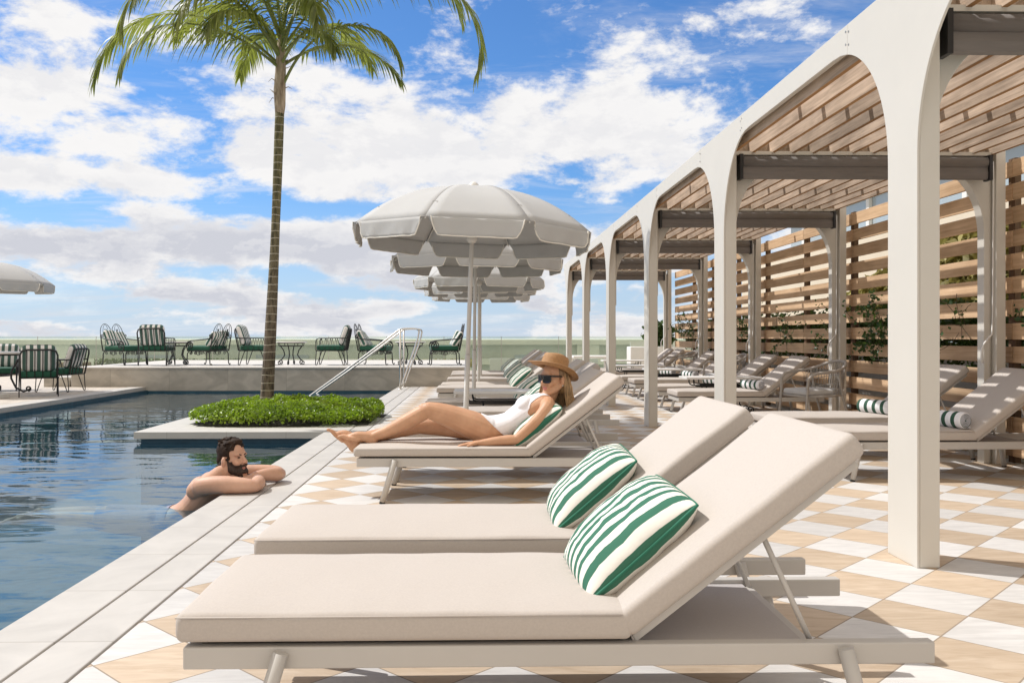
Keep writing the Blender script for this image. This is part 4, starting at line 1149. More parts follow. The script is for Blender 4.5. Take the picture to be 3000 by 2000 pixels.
def make_scroll_chair():
    root = empty('scroll_armchair')
    w, d0, d1, zs = .33, -.28, .34, .33
    MB().tube([(d0,-w,zs),(d1,-w,zs),(d1,w,zs),(d0,w,zs)], 0.0135, 6, closed=True).build('seat_frame', m_iron, root)
    ap = MB()
    for sy in (-1, 1):
        y = sy*w
        for cx in (-.17, -.03, .11, .25):
            ap.tube(spiral((cx, y, zs-.05), .042, .012, R(90), 1.3, (1, 0, 0), (0, 0, 1)), 0.0074, 5)
        ap.tube(spiral((.03, y, zs-.055), .045, .045, 0, 1, (1, 0, 0), (0, 0, 1), 14), 0.0068, 5)
    for cy in (-.2, -.07, .07, .2):
        ap.tube(spiral((d1, cy, zs-.05), .042, .012, R(90), 1.3, (0, 1, 0), (0, 0, 1)), 0.0074, 5)
    ap.build('apron', m_iron, root)
    for sx in (d0, d1):
        for sy in (-w, w):
            s1 = 1 if sx > 0 else -1
            MB().tube([(sx-s1*.05, sy, zs-.01), (sx, sy, zs-.06), (sx+s1*.005, sy, .16), (sx+s1*.012, sy, .04), (sx+s1*.04, sy, .004), (sx+s1*.062, sy, .018), (sx+s1*.05, sy, .035)], 0.0128, 6).build('leg', m_iron, root)
    def bp(y, h): return (d0-.015-.20*h, y, zs+h)
    bk = MB()
    bk.tube([bp(-w, 0), bp(-w, .36)], 0.0135, 6).tube([bp(w, 0), bp(w, .36)], 0.0135, 6)
    for sy in (-1, 1):
        c0 = sy*w*.5; hw = w*.5
        for k, top in ((1.0, .62), (.55, .60)):
            pts = [bp(c0 - hw*k*math.cos(math.pi*i/14), (.36 if k == 1 else .30) + (top-(.36 if k == 1 else .30))*math.sin(math.pi*i/14)) for i in range(15)]
            bk.tube(pts, .0075 if k == 1 else .005, 6)
        for q in (-.45, 0, .45):
            bk.tube([bp(c0+hw*q, .02), bp(c0+hw*q*.6, .3), bp(c0-hw*q*.4, .5)], 0.0068, 5)
        bk.tube(spiral(bp(c0, .38), .04, .01, 0, 1.4, (0, 1, 0), (-.2, 0, 1)), 0.0068, 5)
    bk.tube([bp(-w, .03), bp(w, .03)], 0.0081, 5)
    bk.build('backrest', m_iron, root)
    for sy in (-1, 1):
        y = sy*(w+.005); a = MB()
        a.tube(spiral((d0-.03, y, zs+.34), .045, .012, R(-60), 1.2, (-1, 0, 0), (0, 0, 1)), 0.0095, 5)
        a.tube([bp(y, .29), (d0+.1, y, zs+.265), (d1-.12, y, zs+.235), (d1-.01, y, zs+.20), (d1+.02, y, zs+.12), (d1-.01, y, zs)], 0.0128, 6)
        a.tube(spiral((d1-.085, y, zs+.125), .085, .015, R(20), 1.7, (1, 0, 0), (0, 0, 1)), 0.0115, 6)
        a.build('armrest', m_iron, root)
    rbox(d0+.01, d1+.02, -w+.015, w-.015, zs+.005, zs+.11, .03, .015).build('seat_cushion', m_seat_green, root)
    for sy in (-1, 1):
        c = rbox(0, .40, -.15, .15, 0, .11, .05, .03)
        Mx = Matrix.Translation((0, sy*.155, 0)) @ back_M(d0+.19, zs+.13, R(120 + 4*sy))
        c.v = [tuple(Mx @ Vector(p)) for p in c.v]
        c.build('back_pillow', m_pil_stripe, root)
    return root
def make_round_table(r, h, name):
    root = empty(name)
    MB().lathe([(r-.012, h-.028), (r, h-.02), (r, h-.006), (r-.008, h)], 36).build('table_top', m_tabletop, root)
    f = MB().tube(spiral((0, 0, h-.10), r*.8, r*.8, 0, 1, (1, 0, 0), (0, 1, 0), 28)[:-1], 0.0108, 6, closed=True)
    f.tube(spiral((0, 0, h-.036), r*.86, r*.86, 0, 1, (1, 0, 0), (0, 1, 0), 28)[:-1], 0.0108, 6, closed=True)
    for k in range(8):
        a = R(45*k); f.tube([(r*.86*math.cos(a), r*.86*math.sin(a), h-.036), (r*.8*math.cos(a), r*.8*math.sin(a), h-.10)], 0.0081, 5)
    f.build('rim_frame', m_iron, root)
    for k in range(4):
        a = R(45+90*k); u = Vector((math.cos(a), math.sin(a), 0))
        l = MB().tube([u*r*.72+Vector((0,0,h-.1)), u*r*.5+Vector((0,0,h*.62)), u*r*.42+Vector((0,0,h*.42)), u*r*.62+Vector((0,0,h*.22)), u*r*.86+Vector((0,0,.06)), u*r*.84+Vector((0,0,.008)), u*r*.7+Vector((0,0,.012))], 0.0135, 6)
        l.tube(spiral(tuple(u*r*.68+Vector((0,0,.06))), .05, .012, R(-90), -1.3, tuple(u), (0,0,1)), 0.0108, 6)
        l.build('leg', m_iron, root)
    return root
bc = make_bar_chair(); scr = make_scroll_chair(); ub = {'b': [bc, False], 's': [scr, False]}
def put_chair(kind, x, y, z, face, label, group, s=1.0):
    src = ub[kind]
    o = copy_tree(src[0]) if src[1] else src[0]
    src[1] = True
    o.location = (x, y, z); o.rotation_euler = (0, 0, R(face)); o.scale = (s, s, s)
    return tag(o, label, 'armchair', group)
GT, GD = 'iron armchairs on the raised terrace', 'iron chairs around the dining table'
def PX(p, y): return (p-1402)*y/2590
put_chair('s', PX(372, 20.6), 20.6, .42, -25, 'leftmost scrolled iron armchair on the raised terrace, its double looped back at left', GT)
put_chair('b', PX(466, 20.3), 20.3, .42, 92, 'iron armchair with its barred back and striped cushion turned to the camera', GT)
put_chair('s', PX(618, 20.6), 20.6, .42, 158, 'scrolled iron armchair facing left, just left of the palm trunk group', GT)
put_chair('b', PX(752, 20.6), 20.6, .42, -2, 'iron armchair partly hidden behind the palm trunk', GT)
put_chair('b', PX(978, 20.6), 20.6, .42, 182, 'iron armchair facing the palm trunk from the right', GT)
put_chair('s', PX(1098, 20.6), 20.6, .42, -8, 'scrolled iron armchair behind the sloping steel handrails', GT)
put_chair('s', PX(1306, 20.6), 20.6, .42, 187, 'rightmost scrolled iron armchair at the right end of the raised terrace', GT)
rt = make_round_table(.36, .54, 'round_table')
for i, (p, y, lab) in enumerate(((527, 21.0, 'small round iron table between the two leftmost pairs of terrace armchairs'), (856, 20.9, 'small round iron table between the armchairs beside the palm trunk'), (1203, 20.9, 'small round iron table seen through the steel handrails'))):
    o = rt if i == 0 else copy_tree(rt)
    o.location = (PX(p, y), y, .42); o.rotation_euler = (0, 0, R(12+30*i)); tag(o, lab, 'table', 'small round tables on the terrace')
put_chair('b', -7.95, 16.15, 0, 117, 'dining armchair with its black barred back to the camera', GD, 1.0)
put_chair('b', -8.18, 17.55, 0, 176, 'dining armchair at the right side of the table, seen side on', GD, 1.0)
put_chair('b', -9.55, 17.9, 0, -70, 'dining armchair at the far side of the table, facing the camera', GD, 1.0)
dt = empty('dining_table', (-9.15, 16.95, 0), label='round iron dining table with a pale top under the left umbrella', cat='table')
MB().lathe([(.05, .745), (.60, .745), (.62, .752), (.62, .775), (.61, .782), (.05, .782)], 40).build('table_top', m_tabletop, dt)
MB().tube(spiral((0, 0, .73), .52, .52, 0, 1, (1, 0, 0), (0, 1, 0), 32)[:-1], .014, 8, closed=True).tube(spiral((0, 0, .33), .24, .24, 0, 1, (1, 0, 0), (0, 1, 0), 32)[:-1], .012, 8, closed=True).build('rim_frame', m_iron, dt)
for k in range(4):
    a = R(20+90*k); u = Vector((math.cos(a), math.sin(a), 0))
    l = MB().tube([u*.50+Vector((0,0,.73)), u*.38+Vector((0,0,.62)), u*.27+Vector((0,0,.42)), u*.26+Vector((0,0,.28)), u*.34+Vector((0,0,.10)), u*.47+Vector((0,0,.02)), u*.55+Vector((0,0,.05))], .019, 8)
    l.tube(spiral(tuple(u*.55+Vector((0,0,.075))), .05, .012, R(-90), 1.3, tuple(u), (0,0,1)), .015, 8)
    l.build('leg', m_iron, dt)

# ---------------------------------------------------------------- oblong side tables
def make_side_table():
    root = empty('side_table')
    MB().box(-.52, .52, -.24, .24, .482, .512).build('table_top', m_tabletop, root, bevel=.006)
    f = MB()
    for y in (-.13, .13):
        f.tube([(-.40, y, .48), (-.40, y, .43), (-.385, y, .40), (-.35, y, .385), (-.2, y, .383), (.2, y, .383), (.35, y, .385), (.385, y, .40), (.40, y, .43), (.40, y, .48)], .009, 8)
        f.tube([(-.33, y, .48), (-.33, y, .445), (-.32, y, .418), (-.27, y, .405), (.27, y, .405), (.32, y, .418), (.33, y, .445), (.33, y, .48)], .008, 8)
    f.build('under_frame', m_iron, root)
    for x in (-.22, .22):
        for y in (-.12, .12):
            s = 1 if x > 0 else -1
            l = MB().tube([(x, y, .383), (x, y, .28), (x+s*.02, y, .14), (x+s*.08, y, .03), (x+s*.13, y, .008), (x+s*.17, y, .02)], .010, 8)
            l.tube(spiral((x+s*.17, y, .065), .048, .012, R(-90), 1.35*s, (1, 0, 0), (0, 0, 1)), .008, 6)
            l.build('leg', m_iron, root)
    return root
st0 = make_side_table()
for i, (x, y, lab) in enumerate(((.27, 9.12, 'pale oblong side table with a black iron frame between the poolside loungers'), (3.35, 12.2, 'pergola side table nearest the camera with a black iron frame'),
                                 (3.42, 15.4, 'second pergola side table, in the middle bay'), (3.12, 17.35, 'third pergola side table, between the far loungers'), (3.5, 21.3, 'farthest pale side table, past the end of the pergola'))):
    o = st0 if i == 0 else copy_tree(st0)
    o.location = (x, y, 0); tag(o, lab, 'side table', 'oblong side tables with iron frames')
# white lounge table seen beyond the far columns
wt = empty('white_table', (2.95, 23.2, 0), label='square white low table beyond the far pergola columns', cat='table')
MB().box(-.5, .5, -.45, .45, .52, .58).build('table_top', m_white, wt, bevel=.008)
for x in (-.44, .44):
    for y in (-.39, .39): MB().box(x-.03, x+.03, y-.03, y+.03, 0, .519).build('leg', m_white, wt)

# ---------------------------------------------------------------- woven armchairs
def make_woven_chair():
    """faces +x"""
    root = empty('woven_armchair')
    hoop = [(.25, -.27, .60), (.18, -.285, .655), (0, -.29, .675), (-.14, -.27, .70), (-.26, -.19, .755), (-.31, -.07, .785), (-.31, .07, .785), (-.26, .19, .755), (-.14, .27, .70), (0, .29, .675), (.18, .285, .655), (.25, .27, .60)]
    MB().limb(hoop, [.017]*12, 10, 3).build('arm_hoop', m_rope, root)
    for sy in (-1, 1):
        MB().limb([(.255, sy*.268, .60), (.265, sy*.262, .45), (.30, sy*.275, .0)], [.016, .015, .012], 10, 3).build('leg', m_rope_frame, root)
        MB().limb([(-.12, sy*.272, .69), (-.17, sy*.255, .42), (-.30, sy*.265, .0)], [.015, .015, .012], 10, 3).build('leg', m_rope_frame, root)
    sring = [(.25, -.25, .405), (0, -.265, .41), (-.17, -.25, .42), (-.25, -.15, .43), (-.275, 0, .435), (-.25, .15, .43), (-.17, .25, .42), (0, .265, .41), (.25, .25, .405)]
    MB().tube(sring, .013, 8, closed=True).build('seat_ring', m_rope_frame, root)
    wv = MB(); n = 26
    def top(t):
        i = 2.4 + t*6.2; k = int(i); f = i-k
        return Vector(hoop[k]).lerp(Vector(hoop[min(k+1, 11)]), f)
    def low(t):
        i = 1.3 + t*5.4; k = int(i); f = i-k
        return Vector(sring[k]).lerp(Vector(sring[min(k+1, 8)]), f)
    for i in range(n):
        t = i/n; t2 = (i+1)/n; tm = (i+.5)/n
        mid = top(tm).lerp(low(tm), .45); 
        wv.tube([top(t), mid, top(t2)], .0045, 5); wv.tube([low(t), mid, low(t2)], .0045, 5)
    wv.tube([top(i/n).lerp(low(i/n), .45) for i in range(n+1)], .0045, 5)
    wv.tube([top(i/n).lerp(low(i/n), .75) for i in range(n+1)], .0045, 5)
    wv.build('woven_back', m_rope, root)
    rbox(-.24, .26, -.245, .245, .415, .48, .028, .012).build('seat_cushion', m_chair_cush, root)
    return root
wc0 = make_woven_chair()
for i, (x, y, rz, lab) in enumerate(((3.78, 9.85, 192, 'woven rope armchair nearest the camera, beside a cream back post'), (3.92, 13.95, 186, 'woven rope armchair behind the lounger backs in the second furnished bay'), (4.02, 17.4, 190, 'farthest woven rope armchair, by the far fence panel'))):
    o = wc0 if i == 0 else copy_tree(wc0)
    o.location = (x, y, 0); o.rotation_euler = (0, 0, R(rz)); tag(o, lab, 'armchair', 'woven rope armchairs under the pergola')

# ---------------------------------------------------------------- steel handrails
for (yy, xa, xb, lab) in ((18.1, -3.42, -1.60, 'nearer of the two steel pool handrails'), (18.85, -3.42, -1.59, 'farther of the two steel pool handrails')):
    hr = empty('pool_handrail', (xb, yy, 0), label=lab, cat='handrail', group='steel handrails into the pool')
    MB().limb([(xa-xb-.12, 0, -.22), (xa-xb, 0, -.12), (-1.0, 0, .47), (-.10, 0, 1.15), (.0, 0, 1.215), (.10, 0, 1.235), (.28, 0, 1.235), (.37, 0, 1.21), (.375, 0, 1.12), (.30, 0, .85), (.14, 0, .40), (.03, 0, .10)], [.0185]*12, 12, 4).build('rail', m_chrome, hr)
    MB().tube([(0, 0, 0), (0, 0, 1.205)], .021, 12).build('post', m_chrome, hr)
    MB().lathe([(.045, 0), (.045, .008), (.026, .014)], 16).build('base_flange', m_chrome, hr)

# ---------------------------------------------------------------- palm and ground cover
pt_ = empty('palm_tree', (-2.75, 11.5, 0), label='tall slender palm with a ringed trunk rising from the pool planter', cat='palm tree')
prof = []
tp = []
for i in range(40):
    t = i/39; z = -.02 + 3.98*t
    r = .085 - .028*min(1, t*1.6) + .020*math.exp(-z*4) + .0035*math.sin(z*2*math.pi/.098)*.6
    tp.append((Vector((.02*math.sin(t*3)+ .17*t**1.1, .02*t, z)), r))
MB().tube([p for p, _ in tp], [r for _, r in tp], 18).build('trunk', m_trunk, pt_)
base = tp[-1][0]
MB().tube([base+Vector((0,0,-.02)), base+Vector((.004,0,.1)), base+Vector((.0,0,.3)), base+Vector((.01,.01,.55)), base+Vector((.015,0,.8)), base+Vector((.02,0,1.05))], [.057, .070, .076, .068, .058, .03], 14).build('crownshaft', m_shaft, pt_)
sh = MB(); rnd = random.Random(2)
for k in range(9):
    a = rnd.uniform(0, 6.28); z = rnd.uniform(.0, .7)
    p = base+Vector((.06*math.cos(a), .06*math.sin(a), z))
    sh.tube([p, p+Vector((.05*math.cos(a), .05*math.sin(a), .02)), p+Vector((.10*math.cos(a), .08*math.sin(a), rnd.uniform(-.05, .09)))], [.008, .005, .002], 5)
sh.build('torn_sheath', m_shaft, pt_)
def frond(az, el0, L, k, seed, z0=.8, ll=.50, droop=.8, pet=.18, pw=1.5):
    rr = random.Random(seed)
    p = base + Vector((.02, 0, z0)); a = R(az); path = [p.copy()]; n = 30
    for i in range(n):
        s = (i+.5)/n
        el = R(el0 - k*s**pw)
        aa = a + R(4*math.sin(seed+s*3))
        p = p + Vector((math.cos(el)*math.cos(aa), math.cos(el)*math.sin(aa), math.sin(el)))*L/n
        path.append(p.copy())
    rad = [.019*(1-.85*(i/n))+.002 for i in range(n+1)]
    ro = MB().tube(path, rad, 6).build('frond', m_rachis, pt_)
    vs = []; fs = []
    NL = 56
    for i in range(NL):
        s = pet + (1-pet)*(i+.5)/NL
        f = s*n; j = min(int(f), n-1); q = path[j].lerp(path[j+1], f-j); d = (path[j+1]-path[j]).normalized()
        side = d.cross(Vector((0, 0, 1)))
        if side.length < .1: side = Vector((-math.sin(a), math.cos(a), 0))
        side.normalize(); upv = side.cross(d).normalized()
        for sg in (-1, 1):
            if rr.random() < .04: continue
            t = (s-pet)/(1-pet)
            ln = ll*(.35+.65*math.sin(math.pi*min(1, .18+t*.80)))*rr.uniform(.85, 1.12)
            w = .0155*rr.uniform(.75, 1.2)
            v = (side*sg*(.85-.35*t) + d*(.45+.75*t) + upv*rr.uniform(.0, .40)).normalized()
            wd = v.cross(Vector((0, 0, 1))); 
            wd = (wd.normalized() if wd.length > .05 else side); wd = (wd + upv*rr.uniform(-.6, .6)).normalized()
            b = len(vs); x = q.copy(); m_ = 5
            for e_ in range(m_+1):
                ww = w*(1-(e_/m_)**2.2)*(.55+.45*min(1, e_)) if e_ < m_ else 0
                vs.append(x + wd*ww); vs.append(x - wd*ww)
                v = (v + Vector((0, 0, -1))*droop*.33*rr.uniform(.6, 1.2)).normalized()
                x = x + v*ln/m_
            for e_ in range(m_):
                fs.append((b+2*e_, b+2*e_+1, b+2*e_+3, b+2*e_+2))
    MB().add(vs, fs, True).build('leaflets', m_leafpalm, ro)
# azimuth, start elevation, length, bend, seed, start height, leaflet length, droop
for args in [
    (181, 44, 3.0, 128, 1, .60, .60, 1.1), (222, 54, 2.75, 145, 2, .66, .62, 1.2), (248, 40, 1.65, 110, 3, .70, .58, 1.0),
    (-8, 66, 2.25, 152, 4, .30, .40, .85, .42), (-5, 56, 3.9, 168, 5, .80, .64, 1.2), (10, 70, 3.4, 150, 6, .9, .6, 1.1), (236, 48, 2.1, 132, 20, .74, .56, 1.0), (300, 48, 1.9, 130, 21, .74, .55, 1.0),
    (290, 55, 2.0, 120, 7, .8, .55, 1.0), (322, 62, 2.4, 118, 8, .85, .55, .9), (268, 72, 2.3, 125, 9, .95, .55, .9), (150, 55, 2.5, 105, 10, .8, .5, .8),
    (120, 45, 2.3, 95, 11, .7, .5, .8), (60, 48, 2.4, 95, 12, .75, .5, .8), (92, 70, 2.5, 100, 13, .9, .5, .8), (200, 74, 2.6, 120, 14, .95, .5, .8),
    (230, 66, 2.2, 122, 15, .9, .55, .95), (345, 76, 2.8, 125, 16, 1.0, .5, .8), (213, 36, 2.4, 116, 17, .56, .62, 1.2), (310, 34, 1.5, 100, 18, .62, .45, .9, .3), (30, 40, 2.0, 95, 19, .6, .45, .8)]:
    frond(*args)

# planting round the palm
def mound_h(x, y):
    u = (x+2.39)/1.14; v = (y-11.40)/1.02
    k = (abs(u)**3.4 + abs(v)**3.4)*(1 + .22*mnoise.noise(Vector((x*3.1, y*3.1, 8))))
    if k >= 1: return None
    return .085 + .16*(1-k)**.45 + .075*mnoise.noise(Vector((x*2.0, y*2.0, 0))) + .05*mnoise.noise(Vector((x*5, y*5, 3)))
rnd = random.Random(21); pts = []
while len(pts) < 27000:
    x = rnd.uniform(-3.62, -1.15); y = rnd.uniform(10.3, 12.5)
    h = mound_h(x, y)
    if h is None: continue
    z = h*(1 - .55*rnd.random()**2.2) + rnd.uniform(-.01, .022)
    u = (x+2.39)/1.14; v = (y-11.40)/1.02
    pts.append(((x, y, max(.012, z)), (u*.7, v*.7-.15, .8)))
g = leaf_quads(pts, .037, seed=22, up=.45, jit=.45).build('ground_cover', m_groundcover)
tag(g, 'bright green glossy ground cover mounded round the palm trunk', 'ground cover', kind='stuff')
sv = MB(); n = 28; vs = []; fs = []; idx = {}
for i in range(n+1):
    for j in range(n+1):
        x = -3.5 + 2.25*i/n; y = 10.42 + 1.96*j/n
        h = mound_h(x, y); vs.append((x, y, .004 if h is None else max(.004, (h-.16)*.6)))
for i in range(n):
    for j in range(n):
        q = i*(n+1)+j; fs.append((q, q+n+1, q+n+2, q+1))
fs = [q for q in fs if any(vs[k][2] > .0041 for k in q)]
sv.add(vs, fs, True); struct('soil', sv, m_soil)
# ---------------------------------------------------------------- people
def frame(O, f, tilt=0.0, roll=0.0):
    """head frame: x forward, y left, z up"""
    f = Vector(f).normalized(); u = Vector((0, 0, 1)); l = u.cross(f).normalized(); u = f.cross(l)
    M_ = Matrix((f, l, u)).transposed().to_4x4()
    return Matrix.Translation(O) @ M_ @ Matrix.Rotation(R(roll), 4, 'X') @ Matrix.Rotation(R(-tilt), 4, 'Y')

def head(mb, T, s=1.0, male=False):
    R3 = T.to_3x3()*s
    def E(c, r, rot=None):
        m = R3 if rot is None else R3 @ rot
        mb.ellip(T @ (Vector(c)*s), r, m)
    def Lm(pts, rad, n=10): mb.limb([T @ (Vector(p)*s) for p in pts], [q*s for q in rad], n, 3)
    E((-.008, 0, .052), (.099, .077, .086))                 # skull
    E((.022, 0, .0), (.072, .066, .07))                     # mid face
    E((.040, 0, -.045), (.050, .052 if not male else .057, .055))   # jaw
    E((.075, 0, -.086), (.022, .024, .018))                 # chin
    Lm([(.00, .055, -.035), (.045, .044, -.07), (.078, .012, -.092)], [.022, .02, .016])
    Lm([(.00, -.055, -.035), (.045, -.044, -.07), (.078, -.012, -.092)], [.022, .02, .016])
    for y in (-1, 1):
        E((.068, y*.038, -.018), (.024, .022, .026))        # cheek
        E((.074, y*.034, .038), (.020, .024, .010))         # brow ridge
        E((-.006, y*(.081 if not male else .084), -.002), (.020, .011, .033) if not male else (.021, .013, .032), Matrix.Rotation(y*R(16), 3, 'Z'))   # ear
        E((.0, y*.076, -.026), (.009, .008, .010))
    E((.072, 0, .05), (.022, .045, .03))                    # forehead
    Lm([(.088, 0, .030), (.099, 0, .010), (.113, 0, -.012)], [.010, .010, .011])   # nose
    for y in (-1, 1): E((.101, y*.011, -.018), (.011, .008, .008))
    E((.090, 0, -.046), (.010, .023, .006)); E((.088, 0, -.057), (.010, .020, .007))    # lips
    E((.078, 0, -.05), (.018, .03, .026))

def torso(mb, st, n=24):
    """stations: (centre, half thickness in xz, half width in y)"""
    C = [Vector(s[0]) for s in st]
    P = []; m = len(st)
    for i in range(m-1):
        p0 = C[max(i-1, 0)]; p1 = C[i]; p2 = C[i+1]; p3 = C[min(i+2, m-1)]
        for k in range(4):
            t = k/4
            c = 0.5*((2*p1)+(p2-p0)*t+(2*p0-5*p1+4*p2-p3)*t*t+(3*p1-p0-3*p2+p3)*t**3)
            P.append((c, st[i][1]*(1-t)+st[i+1][1]*t, st[i][2]*(1-t)+st[i+1][2]*t))
    P.append((C[-1], st[-1][1], st[-1][2]))
    rings = []
    for i, (c, ht, hw) in enumerate(P):
        d = (P[min(i+1, len(P)-1)][0]-P[max(i-1, 0)][0]); d.y = 0; d.normalize()
        nn = Vector((-d.z, 0, d.x))
        rings.append([c + nn*ht*math.cos(2*math.pi*k/n) + Vector((0, 1, 0))*hw*(abs(math.sin(2*math.pi*k/n))**.9)*(1 if math.sin(2*math.pi*k/n) >= 0 else -1) for k in range(n)])
    mb.loft(rings)

def hand(mb, wrist, knuckle_dir, palm_n, s=1.0, curl=.25, spread=.16, thumb_side=1):
    """palm, four bent fingers of unequal length and a thumb leaving the side of the palm"""
    d = Vector(knuckle_dir).normalized(); nrm = Vector(palm_n).normalized(); sd_ = nrm.cross(d).normalized()*thumb_side
    w = Vector(wrist)
    pm = Matrix((d, sd_, nrm)).transposed()
    mb.ellip(w + d*.045*s, (.052*s, .040*s, .015*s), pm)
    mb.limb([w - d*.01*s, w + d*.03*s], [.021*s, .02*s])
    for k, (o, L) in enumerate(((.030, .066), (.0105, .074), (-.0095, .069), (-.028, .053))):
        b = w + d*.082*s + sd_*o*s
        a = (o/.03)*spread
        fd = (d*math.cos(a) + sd_*math.sin(a)).normalized()
        c1 = curl*(1+.15*k)
        p1 = b + (fd*math.cos(c1*.4) + nrm*math.sin(c1*.4))*L*.45*s
        p2 = p1 + (fd*math.cos(c1*1.3) + nrm*math.sin(c1*1.3))*L*.32*s
        p3 = p2 + (fd*math.cos(c1*2.1) + nrm*math.sin(c1*2.1))*L*.25*s
        mb.limb([b - fd*.02*s, b, p1, p2, p3], [.0095*s, .0095*s, .0085*s, .0078*s, .0066*s], 8, 2)
    t0 = w + d*.022*s + sd_*.028*s
    mb.limb([t0, t0 + (d*.6+sd_*.75).normalized()*.038*s, t0 + (d*.8+sd_*.6).normalized()*.064*s + nrm*.006*s], [.013*s, .0105*s, .008*s], 8, 3)

def foot(mb, ankle, heel, toe, up, s=1.0, width=(0, 1, 0)):
    A, Hh, T_ = Vector(ankle), Vector(heel), Vector(toe); up = Vector(up).normalized(); wv = Vector(width)
    fw = (T_-Hh).normalized()
    mb.limb([A, A.lerp(Hh, .55), Hh + fw*.012], [.036*s, .034*s, .027*s], 12)
    mb.limb([Hh, Hh + fw*.07 + up*.02, Hh.lerp(T_, .68) + up*.006], [.028*s, .032*s, .022*s], 12)
    mb.limb([A, A.lerp(T_, .45) + up*.008, Hh.lerp(T_, .75)], [.034*s, .030*s, .019*s], 12)
    ball = Hh.lerp(T_, .74)
    for k, (o, L, r) in enumerate(((-.030, .062, .012), (-.012, .058, .0092), (.003, .052, .0088), (.016, .046, .0084), (.028, .038, .0082))):
        b = ball + wv*o*s
        mb.limb([Hh.lerp(T_, .45) + wv*o*.6, b, b + fw*L*.6*s + up*.007, b + fw*L*s - up*.001], [.017*s, .0135*s, r*s*1.02, r*s], 8, 2)

# ---- the woman
YW = 5.96
wom = empty('person', (-.1, YW, .35), label='woman in a white swimsuit, straw hat and black sunglasses reclining on a sun lounger', cat='person')
def rel(o): o.location = (.1, -YW, -.35); return o
wb = MB()
torso(wb, [((-.03, YW, .415), .075, .135), ((.05, YW, .425), .098, .172), ((.13, YW, .440), .088, .155), ((.215, YW, .475), .076, .122), ((.30, YW, .528), .090, .134), ((.375, YW, .575), .092, .150), ((.445, YW, .622), .066, .135), ((.478, YW, .652), .045, .07)])
sp_d = Vector((.8, 0, .6)); fr = Vector((-.6, 0, .8))
for y in (-1, 1):
    wb.ellip(Vector((.345, YW+y*.066, .555)) + fr*.060, (.062, .060, .046), Matrix.Rotation(-R(37), 3, 'Y'))
    wb.ellip((.05, YW+y*.085, .405), (.10, .085, .085))
wb.limb([(.47, YW, .64), (.496, YW, .69), (.512, YW, .745)], [.052, .047, .050])
TW = frame((.514, YW, .764), (-.80, -.60, -.04), 2, 0)
head(wb, TW, .98)
# near arm and hand
wb.limb([(.462, YW-.10, .618), (.452, YW-.165, .590), (.415, YW-.195, .545), (.345, YW-.215, .475), (.262, YW-.222, .402), (.235, YW-.222, .386)], [.045, .050, .045, .038, .033, .030])
wb.limb([(.245, YW-.222, .388), (.19, YW-.222, .386), (.10, YW-.220, .378), (.01, YW-.218, .366)], [.032, .034, .029, .0205])
hand(wb, (.005, YW-.218, .366), (-1, .05, -.06), (0, 0, -1), .98, .22, .14, -1)
# far arm, resting on the far side of the lounger
wb.limb([(.462, YW+.10, .618), (.452, YW+.165, .590), (.40, YW+.195, .53), (.32, YW+.205, .45), (.25, YW+.205, .395)], [.045, .049, .043, .037, .031])
wb.limb([(.25, YW+.205, .392), (.16, YW+.20, .38), (.03, YW+.19, .364)], [.032, .032, .0205])
hand(wb, (.025, YW+.19, .364), (-1, 0, -.06), (0, 0, -1), .98, .22, .14, 1)
# near leg, bent
wb.limb([(.06, YW-.078, .425), (-.05, YW-.085, .475), (-.20, YW-.086, .532), (-.315, YW-.085, .567), (-.352, YW-.083, .566)], [.098, .092, .076, .058, .050], 18)
wb.limb([(-.350, YW-.083, .562), (-.40, YW-.078, .535), (-.485, YW-.066, .487), (-.60, YW-.05, .430), (-.705, YW-.035, .388)], [.051, .053, .052, .040, .031], 16)
wb.ellip((-.362, YW-.083, .585), (.040, .036, .030))
foot(wb, (-.706, YW-.034, .386), (-.700, YW-.03, .357), (-.925, YW-.035, .393), (-.15, 0, 1), .98)
# far leg, nearly flat
wb.limb([(.06, YW+.085, .42), (-.08, YW+.10, .435), (-.26, YW+.11, .448), (-.40, YW+.108, .446)], [.096, .086, .070, .056], 18)
wb.limb([(-.40, YW+.108, .446), (-.50, YW+.09, .430), (-.62, YW+.06, .402), (-.82, YW+.012, .372)], [.055, .054, .046, .033], 16)
foot(wb, (-.825, YW+.010, .366), (-.838, YW+.008, .305), (-.998, YW-.005, .432), (.55, 0, .8), .98)
wme = remesh(wb, .0045, 3)
lipc = TW @ Vector((.095, 0, -.0505))
for p in wme.polygons:
    c = (TW.inverted() @ p.center)
    if c.x > .088 and abs(c.y) < .023 and -.062 < c.z < -.042: p.material_index = 1
body = rel(mesh_obj('body', wme, [m_skin_w, m_lip], wom))
TWi = TW.inverted()
def suit_test(c, n):
    y = abs(c.y-YW); s = (c.x-.2)*.83 + (c.z-.43)*.55
    leg = (c.x-.118)*.085 + (c.z-.452)*.090
    if leg < 0 or c.x > .56: return False
    if (TWi @ c).length < .128: return False
    if s > .172:
        if s > .312 and y < .050: return False
        return y < .138 - .45*max(0, s-.20) and s < .36
    if c.x < .30 and s < .05: return y < .178
    return y < .148
st = shell(wme, suit_test, .0035, 'swimsuit', m_suit, wom); rel(st)
